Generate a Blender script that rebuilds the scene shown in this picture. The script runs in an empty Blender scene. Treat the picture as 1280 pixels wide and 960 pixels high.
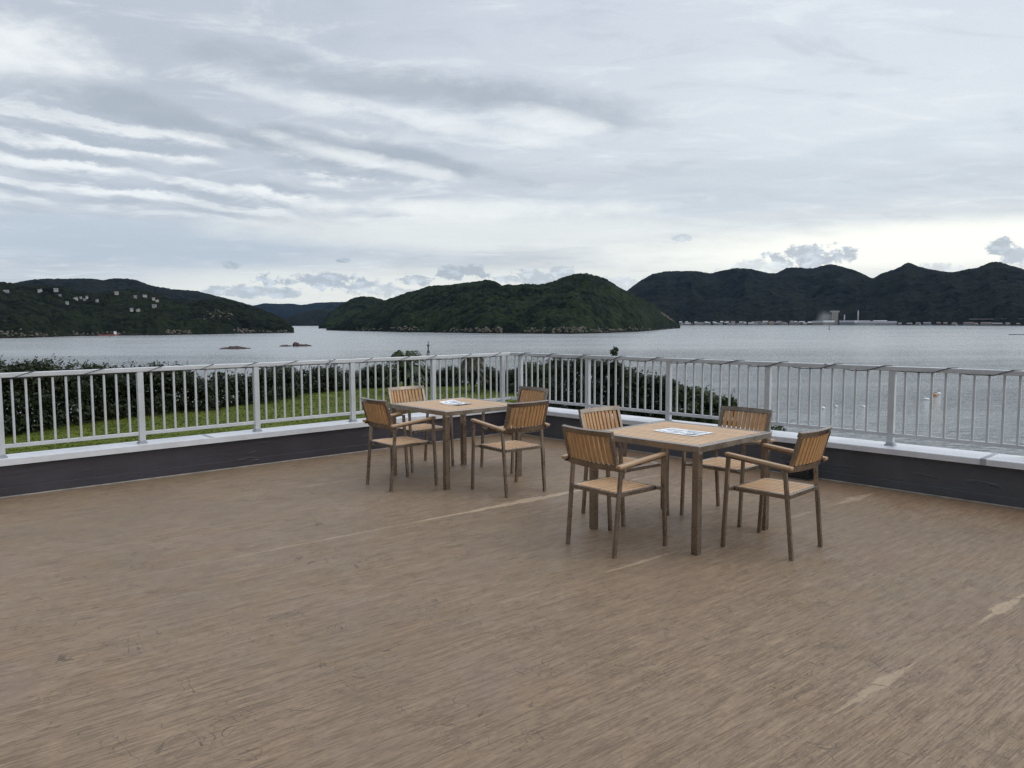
import bpy, bmesh, math, random
import numpy as np
from mathutils import Vector, Matrix

# ------------------------------------------------------------------ camera, sky, sun, exposure
S = bpy.context.scene
COL = S.collection
PITCH, ROLL, CAMH, FPX = 0.0810, 0.0037, 1.5486, 963.8
cd = bpy.data.cameras.new('camera')
cam = bpy.data.objects.new('camera', cd)
COL.objects.link(cam)
cd.sensor_width = 36.0
cd.lens = FPX / 1280 * 36.0
cd.clip_start, cd.clip_end = 0.05, 60000
cam.matrix_world = Matrix.Translation((0, 0, CAMH)) @ Matrix.Rotation(math.pi / 2 - PITCH, 4, 'X') @ Matrix.Rotation(-ROLL, 4, 'Z')
S.camera = cam
S.view_settings.view_transform = 'Standard'
S.view_settings.look = 'None'
S.view_settings.exposure = 0.0
S.view_settings.gamma = 1.0
S.view_settings.use_curve_mapping = False
S.render.engine = 'CYCLES'
S.cycles.use_denoising = True
S.cycles.denoising_prefilter = 'FAST'
S.cycles.max_bounces = 6
S.cycles.volume_bounces = 0
S.cycles.transparent_max_bounces = 8
SUN_AZ, SUN_EL = math.radians(98), math.radians(40)      # azimuth clockwise from +Y


class NG:
    """small helper for writing node graphs"""
    def __init__(s, tree):
        s.t = tree
        s.n = tree.nodes
        s.l = tree.links

    def new(s, typ, **kw):
        n = s.n.new(typ)
        for k, v in kw.items():
            setattr(n, k, v)
        return n

    def put(s, sock, v):
        if v is None:
            return
        if isinstance(v, bpy.types.NodeSocket):
            s.l.new(v, sock)
        else:
            if sock.type == 'RGBA' and len(v) == 3:
                v = (*v, 1)
            sock.default_value = v

    def m(s, op, a, b=None, c=None, clamp=False):
        n = s.new('ShaderNodeMath', operation=op, use_clamp=clamp)
        s.put(n.inputs[0], a)
        s.put(n.inputs[1], b)
        s.put(n.inputs[2], c)
        return n.outputs[0]

    def add(s, a, b): return s.m('ADD', a, b)
    def sub(s, a, b): return s.m('SUBTRACT', a, b)
    def mul(s, a, b): return s.m('MULTIPLY', a, b)

    def xyz(s, v):
        n = s.new('ShaderNodeSeparateXYZ')
        s.put(n.inputs[0], v)
        return n.outputs

    def vec(s, x, y, z):
        n = s.new('ShaderNodeCombineXYZ')
        for i, k in enumerate((x, y, z)):
            s.put(n.inputs[i], k)
        return n.outputs[0]

    def noise(s, v, scale, detail=4, rough=0.55, dist=0.0):
        n = s.new('ShaderNodeTexNoise')
        s.put(n.inputs['Vector'], v)
        n.inputs['Scale'].default_value = scale
        n.inputs['Detail'].default_value = detail
        n.inputs['Roughness'].default_value = rough
        n.inputs['Distortion'].default_value = dist
        return n.outputs['Fac']

    def ramp(s, f, lo, hi, a=0.0, b=1.0, smooth=True):
        n = s.new('ShaderNodeMapRange')
        n.interpolation_type = 'SMOOTHSTEP' if smooth else 'LINEAR'
        s.put(n.inputs['Value'], f)
        s.put(n.inputs['From Min'], lo)
        s.put(n.inputs['From Max'], hi)
        s.put(n.inputs['To Min'], a)
        s.put(n.inputs['To Max'], b)
        return n.outputs['Result']

    def mix(s, f, a, b, typ='MIX'):
        n = s.new('ShaderNodeMix', data_type='RGBA', blend_type=typ)
        s.put(n.inputs[0], f)
        s.put(n.inputs[6], a)
        s.put(n.inputs[7], b)
        return n.outputs[2]

    def mapping(s, v, loc=(0, 0, 0), rot=(0, 0, 0), scale=(1, 1, 1)):
        n = s.new('ShaderNodeMapping')
        s.put(n.inputs['Vector'], v)
        n.inputs['Location'].default_value = loc
        n.inputs['Rotation'].default_value = rot
        n.inputs['Scale'].default_value = scale
        return n.outputs[0]


def px_dir(x, y):
    """azimuth, elevation of a photograph point (1280 wide) seen from the standpoint"""
    cx, cy = (x - 640) / FPX, (y - 480) / FPX
    cr, sr = math.cos(ROLL), math.sin(ROLL)
    rx, dn = cr * cx - sr * cy, sr * cx + cr * cy
    sp, cp = math.sin(PITCH), math.cos(PITCH)
    X, Y, Z = rx, cp - dn * sp, -sp - dn * cp
    return math.atan2(X, Y), math.atan2(Z, math.hypot(X, Y))


def at_z(x, y, z):
    a, e = px_dir(x, y)
    r = (z - CAMH) / math.tan(e)
    return Vector((r * math.sin(a), r * math.cos(a), z))


def at_r(x, y, r):
    a, e = px_dir(x, y)
    return Vector((r * math.sin(a), r * math.cos(a), CAMH + r * math.tan(e)))


def build_world():
    w = bpy.data.worlds.new('World')
    S.world = w
    w.use_nodes = True
    g = NG(w.node_tree)
    g.n.clear()
    tc = g.new('ShaderNodeTexCoord')
    d = tc.outputs['Generated']
    x, y, z = g.xyz(d)
    az = g.m('ARCTAN2', x, y)
    el = g.m('ARCSINE', z)
    sky = g.new('ShaderNodeTexSky', sky_type='NISHITA', sun_disc=False)
    sky.sun_elevation, sky.sun_rotation = SUN_EL, SUN_AZ
    # ---- general overcast brightness, brighter low in the direction of the hidden sun
    right = g.ramp(az, -0.45, 0.50)
    lowc = g.mix(right, (0.63, 0.68, 0.75), (0.98, 0.97, 0.91))
    midc = g.mix(right, (0.56, 0.60, 0.68), (0.74, 0.78, 0.84))
    topc = g.mix(right, (0.57, 0.61, 0.70), (0.67, 0.71, 0.80))
    c = g.mix(g.ramp(el, 0.03, 0.16), lowc, midc)
    c = g.mix(g.ramp(el, 0.20, 0.40), c, topc)
    # cloud sheet: layer projected on a flat ceiling, billows inside larger banks
    inv = g.m('DIVIDE', 1.0, g.add(g.m('MAXIMUM', z, 0.0), 0.12))
    p = g.vec(g.mul(x, inv), g.mul(y, inv), 0.0)
    big = g.noise(g.mapping(p, (3.1, 1.7, 0), (0, 0, 0.5), (0.55, 0.9, 1)), 1.0, 6, 0.55, 0.5)
    c = g.mix(g.ramp(big, 0.40, 0.64, 0, 0.62), c, g.mix(0.62, c, (0.42, 0.46, 0.54)))
    bil = g.noise(g.mapping(p, (1.3, 6.2, 0), (0, 0, -0.20), (1.6, 3.0, 1)), 1.6, 8, 0.62, 0.5)
    c = g.mix(g.ramp(bil, 0.50, 0.70, 0, 0.45), c, (0.88, 0.91, 0.94))
    c = g.mix(g.ramp(bil, 0.48, 0.30, 0, 0.32), c, (0.46, 0.50, 0.58))
    # ---- rolled bands on the left, each with a bright ragged top and a grey underside
    wob = g.noise(g.vec(g.mul(az, 2.2), g.mul(el, 6.0), 4.4), 1.0, 3, 0.5)
    q = g.add(g.add(el, g.mul(az, 0.055)), g.mul(g.sub(wob, 0.5), 0.05))
    lg = g.m('LOGARITHM', g.m('MAXIMUM', g.add(q, 0.03), 0.001), 2.718)
    rag1 = g.noise(g.vec(g.mul(az, 11.0), g.mul(lg, 7.0), 1.3), 1.0, 8, 0.66, 0.3)
    brk = g.noise(g.vec(g.mul(az, 8.0), g.mul(lg, 4.5), 8.3), 1.0, 4, 0.55)
    saw = g.m('FRACT', g.add(g.mul(lg, -7.6), g.mul(g.sub(rag1, 0.5), 1.5)))
    band = g.mul(g.ramp(saw, 0.0, 0.38), g.ramp(saw, 1.0, 0.40))
    zone = g.mul(g.mul(g.ramp(az, -0.80, -0.50), g.ramp(az, -0.03, -0.20)), g.mul(g.ramp(el, 0.105, 0.145), g.ramp(el, 0.255, 0.20)))
    zone = g.mul(zone, g.ramp(brk, 0.36, 0.56))
    c = g.mix(g.mul(g.ramp(band, 0.45, 0.0), g.mul(zone, 0.9)), c, (0.45, 0.50, 0.58))
    c = g.mix(g.mul(g.ramp(band, 0.30, 1.0), g.mul(zone, 0.85)), c, (0.93, 0.945, 0.96))
    # ---- soft banks
    edge = g.noise(g.vec(g.mul(az, 6.0), g.mul(el, 15.0), 7.7), 1.5, 7, 0.62)

    def blob(cur, px, py, sx, sy, col, amt, soft=0.9, k=1.4, nz=edge, tilt=0.0):
        a0, e0 = px_dir(px, py)
        da, de = g.sub(az, a0), g.sub(el, e0)
        de = g.add(de, g.mul(da, tilt))
        u = g.m('POWER', g.m('ABSOLUTE', g.mul(da, 964.0 / sx)), 2.0)
        v = g.m('POWER', g.m('ABSOLUTE', g.mul(de, 964.0 / sy)), 2.0)
        r = g.add(g.add(u, v), g.mul(g.sub(nz, 0.5), -k * 2))
        f = g.ramp(r, 1.0 + soft, 1.0 - soft, 0, amt)
        return g.mix(f, cur, col)
    DK = (0.40, 0.445, 0.52)
    WH = (0.93, 0.945, 0.965)
    c = blob(c, 500, 108, 190, 16, DK, 0.75, 1.4, 3.2, tilt=0.10)
    c = blob(c, 700, 128, 120, 18, DK, 0.55, 1.6, 3.2, tilt=0.14)
    c = blob(c, 270, 160, 170, 15, DK, 0.8, 1.0, 2.8, tilt=0.16)
    c = blob(c, 470, 190, 150, 11, DK, 0.8, 1.0, 2.8, tilt=0.17)
    c = blob(c, 380, 128, 90, 9, WH, 0.5, 1.6, 4.6, tilt=0.16)
    c = blob(c, 560, 155, 110, 8, WH, 0.6, 1.6, 4.6, tilt=0.16)
    c = blob(c, 680, 148, 46, 11, WH, 0.7, 1.6, 4.6, tilt=0.15)
    c = blob(c, 430, 192, 100, 7, WH, 0.7, 1.6, 4.6, tilt=0.18)
    c = blob(c, 0, 50, 80, 24, WH, 0.8, 1.9, 4.0)
    c = blob(c, 120, 300, 280, 24, (0.50, 0.57, 0.67), 0.75, 1.0, 1.6)
    c = blob(c, 900, 225, 300, 16, (0.62, 0.68, 0.75), 0.55, 1.0, 2.2, tilt=-0.12)
    c = blob(c, 820, 270, 260, 10, (0.62, 0.68, 0.75), 0.55, 1.0, 2.2, tilt=-0.10)
    c = blob(c, 600, 262, 180, 11, (0.95, 0.96, 0.95), 0.7, 1.0, 2.4)
    c = blob(c, 640, 290, 300, 20, (0.90, 0.91, 0.89), 0.6)
    c = blob(c, 1170, 308, 300, 25, (1.12, 1.10, 1.02), 0.95, k=0.6)
    c = blob(c, 600, 365, 420, 26, (0.93, 0.93, 0.89), 0.85, k=0.7)
    # ---- ragged little clouds just over the hills
    rag = g.noise(g.vec(g.mul(az, 40.0), g.mul(el, 62.0), 2.2), 1.0, 9, 0.66, 0.3)
    tone = g.noise(g.vec(g.mul(az, 55.0), g.mul(el, 110.0), 5.2), 1.0, 6, 0.6)
    for (px, py, sx, sy, a, col) in (
            (1012, 322, 44, 13, 0.95, (0.53, 0.57, 0.64)), (955, 334, 40, 8, 0.7, (0.68, 0.72, 0.77)),
            (1249, 308, 11, 8, 0.9, (0.46, 0.51, 0.58)), (1275, 322, 18, 12, 0.9, (0.54, 0.58, 0.65)),
            (1170, 336, 22, 6, 0.7, (0.64, 0.67, 0.73)), (578, 338, 28, 9, 0.9, (0.46, 0.51, 0.58)),
            (430, 325, 10, 3, 0.9, (0.42, 0.47, 0.54)), (288, 331, 11, 4, 0.8, (0.45, 0.51, 0.58)),
            (410, 354, 62, 11, 0.95, (0.50, 0.55, 0.63)), (330, 365, 55, 8, 0.85, (0.50, 0.56, 0.64)),
            (515, 352, 20, 6, 0.9, (0.50, 0.55, 0.62)), (670, 348, 38, 8, 0.85, (0.54, 0.59, 0.66)),
            (703, 340, 14, 8, 0.8, (0.56, 0.61, 0.68)), (851, 298, 10, 4, 0.7, (0.56, 0.61, 0.67)),
            (770, 352, 34, 8, 0.6, (0.62, 0.68, 0.75)), (465, 362, 45, 8, 0.75, (0.56, 0.61, 0.68))):
        cc = g.mix(g.ramp(tone, 0.44, 0.66), tuple(k * 0.97 for k in col), tuple(min(1.0, k * 1.30) for k in col))
        c = blob(c, px, py, sx, sy, cc, a, 0.45, 4.2, rag)
    c = g.mix(g.ramp(el, -0.01, -0.05), c, (0.25, 0.27, 0.30))
    # unseen dome is brightened sunward and overhead, dimmed left and behind, to shape light
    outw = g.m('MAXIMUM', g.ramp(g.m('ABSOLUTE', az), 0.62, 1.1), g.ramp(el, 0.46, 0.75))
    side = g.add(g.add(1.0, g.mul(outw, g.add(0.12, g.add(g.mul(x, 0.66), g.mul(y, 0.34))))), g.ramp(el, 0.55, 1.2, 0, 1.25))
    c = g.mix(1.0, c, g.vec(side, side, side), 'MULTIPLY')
    c = g.mix(1.0, c, (SKYGAIN * 0.985, SKYGAIN * 1.005, SKYGAIN * 0.985), 'MULTIPLY')
    c = g.mix(0.06, c, sky.outputs['Color'])
    bg = g.new('ShaderNodeBackground')
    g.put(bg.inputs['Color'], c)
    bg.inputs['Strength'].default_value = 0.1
    out = g.new('ShaderNodeOutputWorld')
    g.l.new(bg.outputs[0], out.inputs[0])


SKYGAIN = 10.9
build_world()
sl = bpy.data.lights.new('sun', 'SUN')
sl.energy, sl.angle, sl.color = 0.75, math.radians(34), (1.0, 0.96, 0.90)
sun = bpy.data.objects.new('sun', sl)
COL.objects.link(sun)
sun.rotation_euler = (math.pi / 2 - SUN_EL, 0, math.pi - SUN_AZ)
sun.location = (8, 10, 12)

# ------------------------------------------------------------------ helpers
rng = np.random.default_rng(7)
random.seed(7)


def tag(o, label=None, cat=None, group=None, kind=None):
    for k, v in (('label', label), ('category', cat), ('group', group), ('kind', kind)):
        if v:
            o[k] = v
    return o


def empty(name, loc=(0, 0, 0), rz=0.0):
    o = bpy.data.objects.new(name, None)
    o.location = loc
    o.rotation_euler = (0, 0, rz)
    o.empty_display_size = 0.2
    COL.objects.link(o)
    return o


def link(name, me, mat, parent=None):
    if mat is not None and not me.materials:
        for m in (mat if isinstance(mat, (list, tuple)) else [mat]):
            me.materials.append(m)
    o = bpy.data.objects.new(name, me)
    COL.objects.link(o)
    if parent is not None:
        o.parent = parent
    return o


def dup(o, parent=None):
    c = o.copy()
    COL.objects.link(c)
    c.parent = parent
    for ch in list(o.children):
        dup(ch, c)
    return c


def np_mesh(name, V, F, smooth=False):
    """fast mesh from arrays; F all of one size"""
    V = np.asarray(V, np.float32)
    F = np.asarray(F, np.int32)
    me = bpy.data.meshes.new(name)
    me.vertices.add(len(V))
    me.vertices.foreach_set('co', V.ravel())
    n = F.shape[1]
    me.loops.add(F.size)
    me.loops.foreach_set('vertex_index', F.ravel())
    me.polygons.add(len(F))
    me.polygons.foreach_set('loop_start', np.arange(0, F.size, n, dtype=np.int32))
    me.polygons.foreach_set('loop_total', np.full(len(F), n, np.int32))
    if smooth:
        me.polygons.foreach_set('use_smooth', np.ones(len(F), bool))
    me.update(calc_edges=True)
    me.validate()
    return me


class MB:
    """collects shapes for ONE mesh"""
    def __init__(s):
        s.bm = bmesh.new()

    def box(s, c, size, rot=None, bevel=0.0, seg=2):
        t = bmesh.new()
        bmesh.ops.create_cube(t, size=1.0)
        bmesh.ops.scale(t, vec=size, verts=t.verts)
        if bevel:
            bmesh.ops.bevel(t, geom=t.edges[:], offset=bevel, segments=seg, profile=0.5, affect='EDGES')
        M = Matrix.Translation(c) @ (rot.to_4x4() if rot is not None else Matrix())
        bmesh.ops.transform(t, matrix=M, verts=t.verts)
        s._join(t)
        return s

    def _join(s, t):
        me = bpy.data.meshes.new('tmp')
        t.to_mesh(me)
        t.free()
        s.bm.from_mesh(me)
        bpy.data.meshes.remove(me)

    def beam(s, a, b, w, h, up=(0, 0, 1), bevel=0.002):
        """rectangular bar from a to b; w across, h along `up`"""
        a, b = Vector(a), Vector(b)
        d = (b - a)
        L = d.length
        d.normalize()
        u = Vector(up)
        sx = d.cross(u)
        if sx.length < 1e-4:
            u = Vector((1, 0, 0))
            sx = d.cross(u)
        sx.normalize()
        u = sx.cross(d)
        R = Matrix((d, sx, u)).transposed()
        return s.box((a + b) / 2, (L, w, h), R, bevel)

    def tube(s, pts, r, n=8, cap=True):
        pts = [Vector(p) for p in pts]
        rs = r if isinstance(r, (list, tuple)) else [r] * len(pts)
        rings = []
        prev = None
        for i, p in enumerate(pts):
            d = (pts[min(i + 1, len(pts) - 1)] - pts[max(i - 1, 0)]).normalized()
            if prev is None:
                u = d.orthogonal().normalized()
            else:
                u = (prev - d * prev.dot(d))
                u = u.normalized() if u.length > 1e-6 else d.orthogonal().normalized()
            prev = u
            v = d.cross(u)
            rings.append([s.bm.verts.new(p + (u * math.cos(2 * math.pi * k / n) + v * math.sin(2 * math.pi * k / n)) * rs[i]) for k in range(n)])
        for a, b in zip(rings, rings[1:]):
            for k in range(n):
                f = s.bm.faces.new((a[k], a[(k + 1) % n], b[(k + 1) % n], b[k]))
                f.smooth = True
        if cap:
            s.bm.faces.new(rings[0][::-1])
            s.bm.faces.new(rings[-1])
        return s

    def lathe(s, prof, n=16, c=(0, 0, 0)):
        c = Vector(c)
        rings = [[s.bm.verts.new(c + Vector((r * math.cos(2 * math.pi * k / n), r * math.sin(2 * math.pi * k / n), z))) for k in range(n)] for r, z in prof]
        for a, b in zip(rings, rings[1:]):
            for k in range(n):
                f = s.bm.faces.new((a[k], a[(k + 1) % n], b[(k + 1) % n], b[k]))
                f.smooth = True
        s.bm.faces.new(rings[0][::-1])
        s.bm.faces.new(rings[-1])
        return s

    def poly_prism(s, pts, d):
        """extrude a polygon (list of Vectors) by vector d"""
        a = [s.bm.verts.new(p) for p in pts]
        b = [s.bm.verts.new(Vector(p) + Vector(d)) for p in pts]
        n = len(a)
        s.bm.faces.new(a[::-1])
        s.bm.faces.new(b)
        for k in range(n):
            s.bm.faces.new((a[k], a[(k + 1) % n], b[(k + 1) % n], b[k]))
        return s

    def mesh(s, name):
        bmesh.ops.recalc_face_normals(s.bm, faces=s.bm.faces[:])
        me = bpy.data.meshes.new(name)
        s.bm.to_mesh(me)
        s.bm.free()
        return me

    def build(s, name, mat, parent=None):
        return link(name, s.mesh(name), mat, parent)


# ---- numpy noise
def _hash(ix, iy, seed):
    h = (ix.astype(np.int64) * 374761393 + iy.astype(np.int64) * 668265263 + seed * 974634777) & 0xffffffff
    h = ((h ^ (h >> 13)) * 1274126177) & 0xffffffff
    return ((h ^ (h >> 16)) & 0xffffff) / float(0xffffff)


def vnoise(x, y, seed=0):
    ix, iy = np.floor(x), np.floor(y)
    fx, fy = x - ix, y - iy
    fx, fy = fx * fx * fx * (fx * (fx * 6 - 15) + 10), fy * fy * fy * (fy * (fy * 6 - 15) + 10)
    a, b = _hash(ix, iy, seed), _hash(ix + 1, iy, seed)
    c, d = _hash(ix, iy + 1, seed), _hash(ix + 1, iy + 1, seed)
    return (a * (1 - fx) + b * fx) * (1 - fy) + (c * (1 - fx) + d * fx) * fy


def fbm(x, y, seed=0, o=4):
    t, a = 0, 0.5
    for k in range(o):
        t = t + a * (vnoise(x * 2 ** k, y * 2 ** k, seed + k * 17) - 0.5) * 2
        a *= 0.5
    return t


def crowns(x, y, cell, seed=0):
    """0..1 rounded tree-crown bumps"""
    X, Y = x / cell, y / cell
    ix, iy = np.floor(X), np.floor(Y)
    best = np.zeros_like(X)
    for dx in (-1, 0, 1):
        for dy in (-1, 0, 1):
            jx, jy = ix + dx, iy + dy
            cx, cy = jx + _hash(jx, jy, seed), jy + _hash(jx, jy, seed + 5)
            R = 0.55 + 0.5 * _hash(jx, jy, seed + 9)
            hh = 0.5 + 0.5 * _hash(jx, jy, seed + 3)
            d2 = ((X - cx) ** 2 + (Y - cy) ** 2) / R ** 2
            best = np.maximum(best, hh * np.sqrt(np.clip(1 - d2, 0, 1)))
    return best


# ------------------------------------------------------------------ materials
def mat(name):
    m = bpy.data.materials.new(name)
    m.use_nodes = True
    g = NG(m.node_tree)
    b = m.node_tree.nodes['Principled BSDF']
    return m, g, b


def bump(g, b, h, strength=0.3, dist=0.01):
    n = g.new('ShaderNodeBump')
    n.inputs['Strength'].default_value = strength
    n.inputs['Distance'].default_value = dist
    g.put(n.inputs['Height'], h)
    g.l.new(n.outputs[0], b.inputs['Normal'])


def simple(name, col, rough=0.5, metal=0.0, var=0.15, scale=6.0, spec=0.5, bmp=0.0, stretch=(1, 1, 1)):
    m, g, b = mat(name)
    tc = g.new('ShaderNodeTexCoord')
    v = g.mapping(tc.outputs['Object'], scale=stretch)
    n = g.noise(v, scale, 5, 0.6)
    lo = tuple(c * (1 - var) for c in col)
    hi = tuple(min(1, c * (1 + var)) for c in col)
    g.put(b.inputs['Base Color'], g.mix(g.ramp(n, 0.3, 0.7), lo, hi))
    g.put(b.inputs['Roughness'], g.ramp(n, 0.2, 0.8, max(0.05, rough - 0.08), min(1, rough + 0.08)))
    b.inputs['Metallic'].default_value = metal
    b.inputs['Specular IOR Level'].default_value = spec
    if bmp:
        bump(g, b, g.noise(v, scale * 6, 4, 0.6), bmp, 0.003)
    return m


M = {}
M['frame'] = simple('bronze_anodised', (0.27, 0.220, 0.175), 0.28, 0.88, 0.10, 9, 0.5, 0.05)
M['paint'] = simple('light_grey_aluminium_paint', (0.49, 0.50, 0.505), 0.38, 0.1, 0.07, 5, 0.5, 0.03)
M['cap'] = simple('coping_metal', (0.62, 0.62, 0.635), 0.36, 0.15, 0.08, 3, 0.5, 0.03)
M['joint'] = simple('coping_joint', (0.33, 0.34, 0.36), 0.5, 0.2, 0.1, 8)
M['black'] = simple('black_plastic', (0.012, 0.012, 0.013), 0.45, 0, 0.2, 8)
M['wire'] = simple('dark_wire', (0.035, 0.035, 0.038), 0.6, 0, 0.2, 20)
M['bark'] = simple('bark', (0.06, 0.045, 0.033), 0.9, 0, 0.3, 12, 0.2, 0.4)
M['paper'] = simple('laminated_paper', (0.82, 0.83, 0.84), 0.25, 0, 0.03, 8, 0.6)
M['ink'] = simple('printed_ink', (0.09, 0.095, 0.10), 0.4, 0, 0.2, 30)
M['ink_grey'] = simple('printed_grey', (0.36, 0.38, 0.43), 0.4, 0, 0.2, 30)
M['sealant'] = simple('sealant', (0.30, 0.27, 0.24), 0.7, 0, 0.25, 6)
M['white_buoy'] = simple('white_float', (0.75, 0.75, 0.73), 0.5, 0, 0.06, 3)
M['orange_buoy'] = simple('orange_float', (0.48, 0.22, 0.08), 0.5, 0, 0.1, 3)
M['dark_steel'] = simple('dark_steel', (0.05, 0.055, 0.055), 0.6, 0.3, 0.2, 3)
M['red_hull'] = simple('red_hull', (0.20, 0.055, 0.05), 0.5, 0, 0.15, 0.5)
M['hull_white'] = simple('white_hull', (0.70, 0.70, 0.69), 0.5, 0, 0.06, 0.5)
M['rock'] = simple('pale_shore_rock', (0.105, 0.094, 0.074), 0.9, 0, 0.4, 0.15, 0.2)
M['reef'] = simple('reddish_reef_rock', (0.060, 0.040, 0.038), 0.85, 0, 0.4, 0.5, 0.3, 0.5)
M['wall_white'] = simple('white_render', (0.40, 0.39, 0.37), 0.8, 0, 0.12, 0.3)
M['wall_cream'] = simple('cream_render', (0.33, 0.30, 0.26), 0.8, 0, 0.15, 0.3)
M['wall_grey'] = simple('grey_cladding', (0.27, 0.28, 0.29), 0.8, 0, 0.15, 0.3)
M['wall_brown'] = simple('brown_timber_wall', (0.14, 0.10, 0.08), 0.8, 0, 0.2, 0.3)
M['roof_grey'] = simple('grey_tile_roof', (0.15, 0.155, 0.17), 0.7, 0, 0.2, 0.3)
M['roof_brown'] = simple('brown_tile_roof', (0.13, 0.085, 0.07), 0.7, 0, 0.2, 0.3)
M['roof_white'] = simple('pale_metal_roof', (0.34, 0.345, 0.35), 0.6, 0, 0.1, 0.3)
M['glass_far'] = simple('dark_window_glass', (0.03, 0.035, 0.04), 0.15, 0, 0.1, 1)
M['quay'] = simple('dark_sea_wall', (0.085, 0.082, 0.078), 0.9, 0, 0.4, 0.05)
M['concrete'] = simple('concrete', (0.26, 0.255, 0.245), 0.85, 0, 0.2, 0.4, 0.3, 0.2)


def wood_mat(name, col, axis):
    """slats of teak-coloured wood; each slat has its own tone (mesh island), grain along axis"""
    m, g, b = mat(name)
    tc = g.new('ShaderNodeTexCoord')
    sc = [40, 40, 40]
    sc[axis] = 2.5
    v = g.mapping(tc.outputs['Object'], scale=sc)
    n = g.noise(v, 1.0, 5, 0.6, 0.3)
    geo = g.new('ShaderNodeNewGeometry')
    isl = geo.outputs['Random Per Island']
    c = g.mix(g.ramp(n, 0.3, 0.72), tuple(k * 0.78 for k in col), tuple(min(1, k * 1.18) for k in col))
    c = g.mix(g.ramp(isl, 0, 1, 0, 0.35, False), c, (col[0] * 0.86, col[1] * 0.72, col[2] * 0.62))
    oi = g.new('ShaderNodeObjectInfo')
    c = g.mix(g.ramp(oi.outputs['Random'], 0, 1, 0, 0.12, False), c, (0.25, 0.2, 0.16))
    g.put(b.inputs['Base Color'], c)
    b.inputs['Roughness'].default_value = 0.48
    b.inputs['Specular IOR Level'].default_value = 0.4
    bump(g, b, n, 0.08, 0.002)
    return m


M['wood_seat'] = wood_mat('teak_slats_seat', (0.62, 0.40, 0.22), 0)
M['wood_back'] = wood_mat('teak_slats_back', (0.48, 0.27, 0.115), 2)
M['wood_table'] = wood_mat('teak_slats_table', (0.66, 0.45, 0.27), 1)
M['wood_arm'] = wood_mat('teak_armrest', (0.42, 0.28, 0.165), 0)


DECK_TONE = (1.03, 0.905, 0.735)
# worn spots on the sheet seams: seam row, start and end along it, half width, strength
WORN = [(3, 2.9, 4.6, 0.036, .9), (3, 3.2, 5.3, 0.075, 1.0), (3, 5.1, 6.2, 0.026, .7), (3, 0.6, 2.9, 0.020, .25), (3, 1.6, 3.4, 0.026, .42), (2, 3.32, 4.1, 0.030, .7), (2, 2.2, 3.4, 0.010, .3),
        (1, 2.85, 3.55, 0.046, .6), (1, 4.25, 4.98, 0.046, .7), (1, 5.0, 5.40, 0.028, .6), (2, 6.15, 6.85, 0.07, .55), (4, 2.75, 3.5, 0.022, .7), (2, 5.2, 5.9, .025, .4), (4, 5.0, 5.9, .025, .5)]


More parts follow.
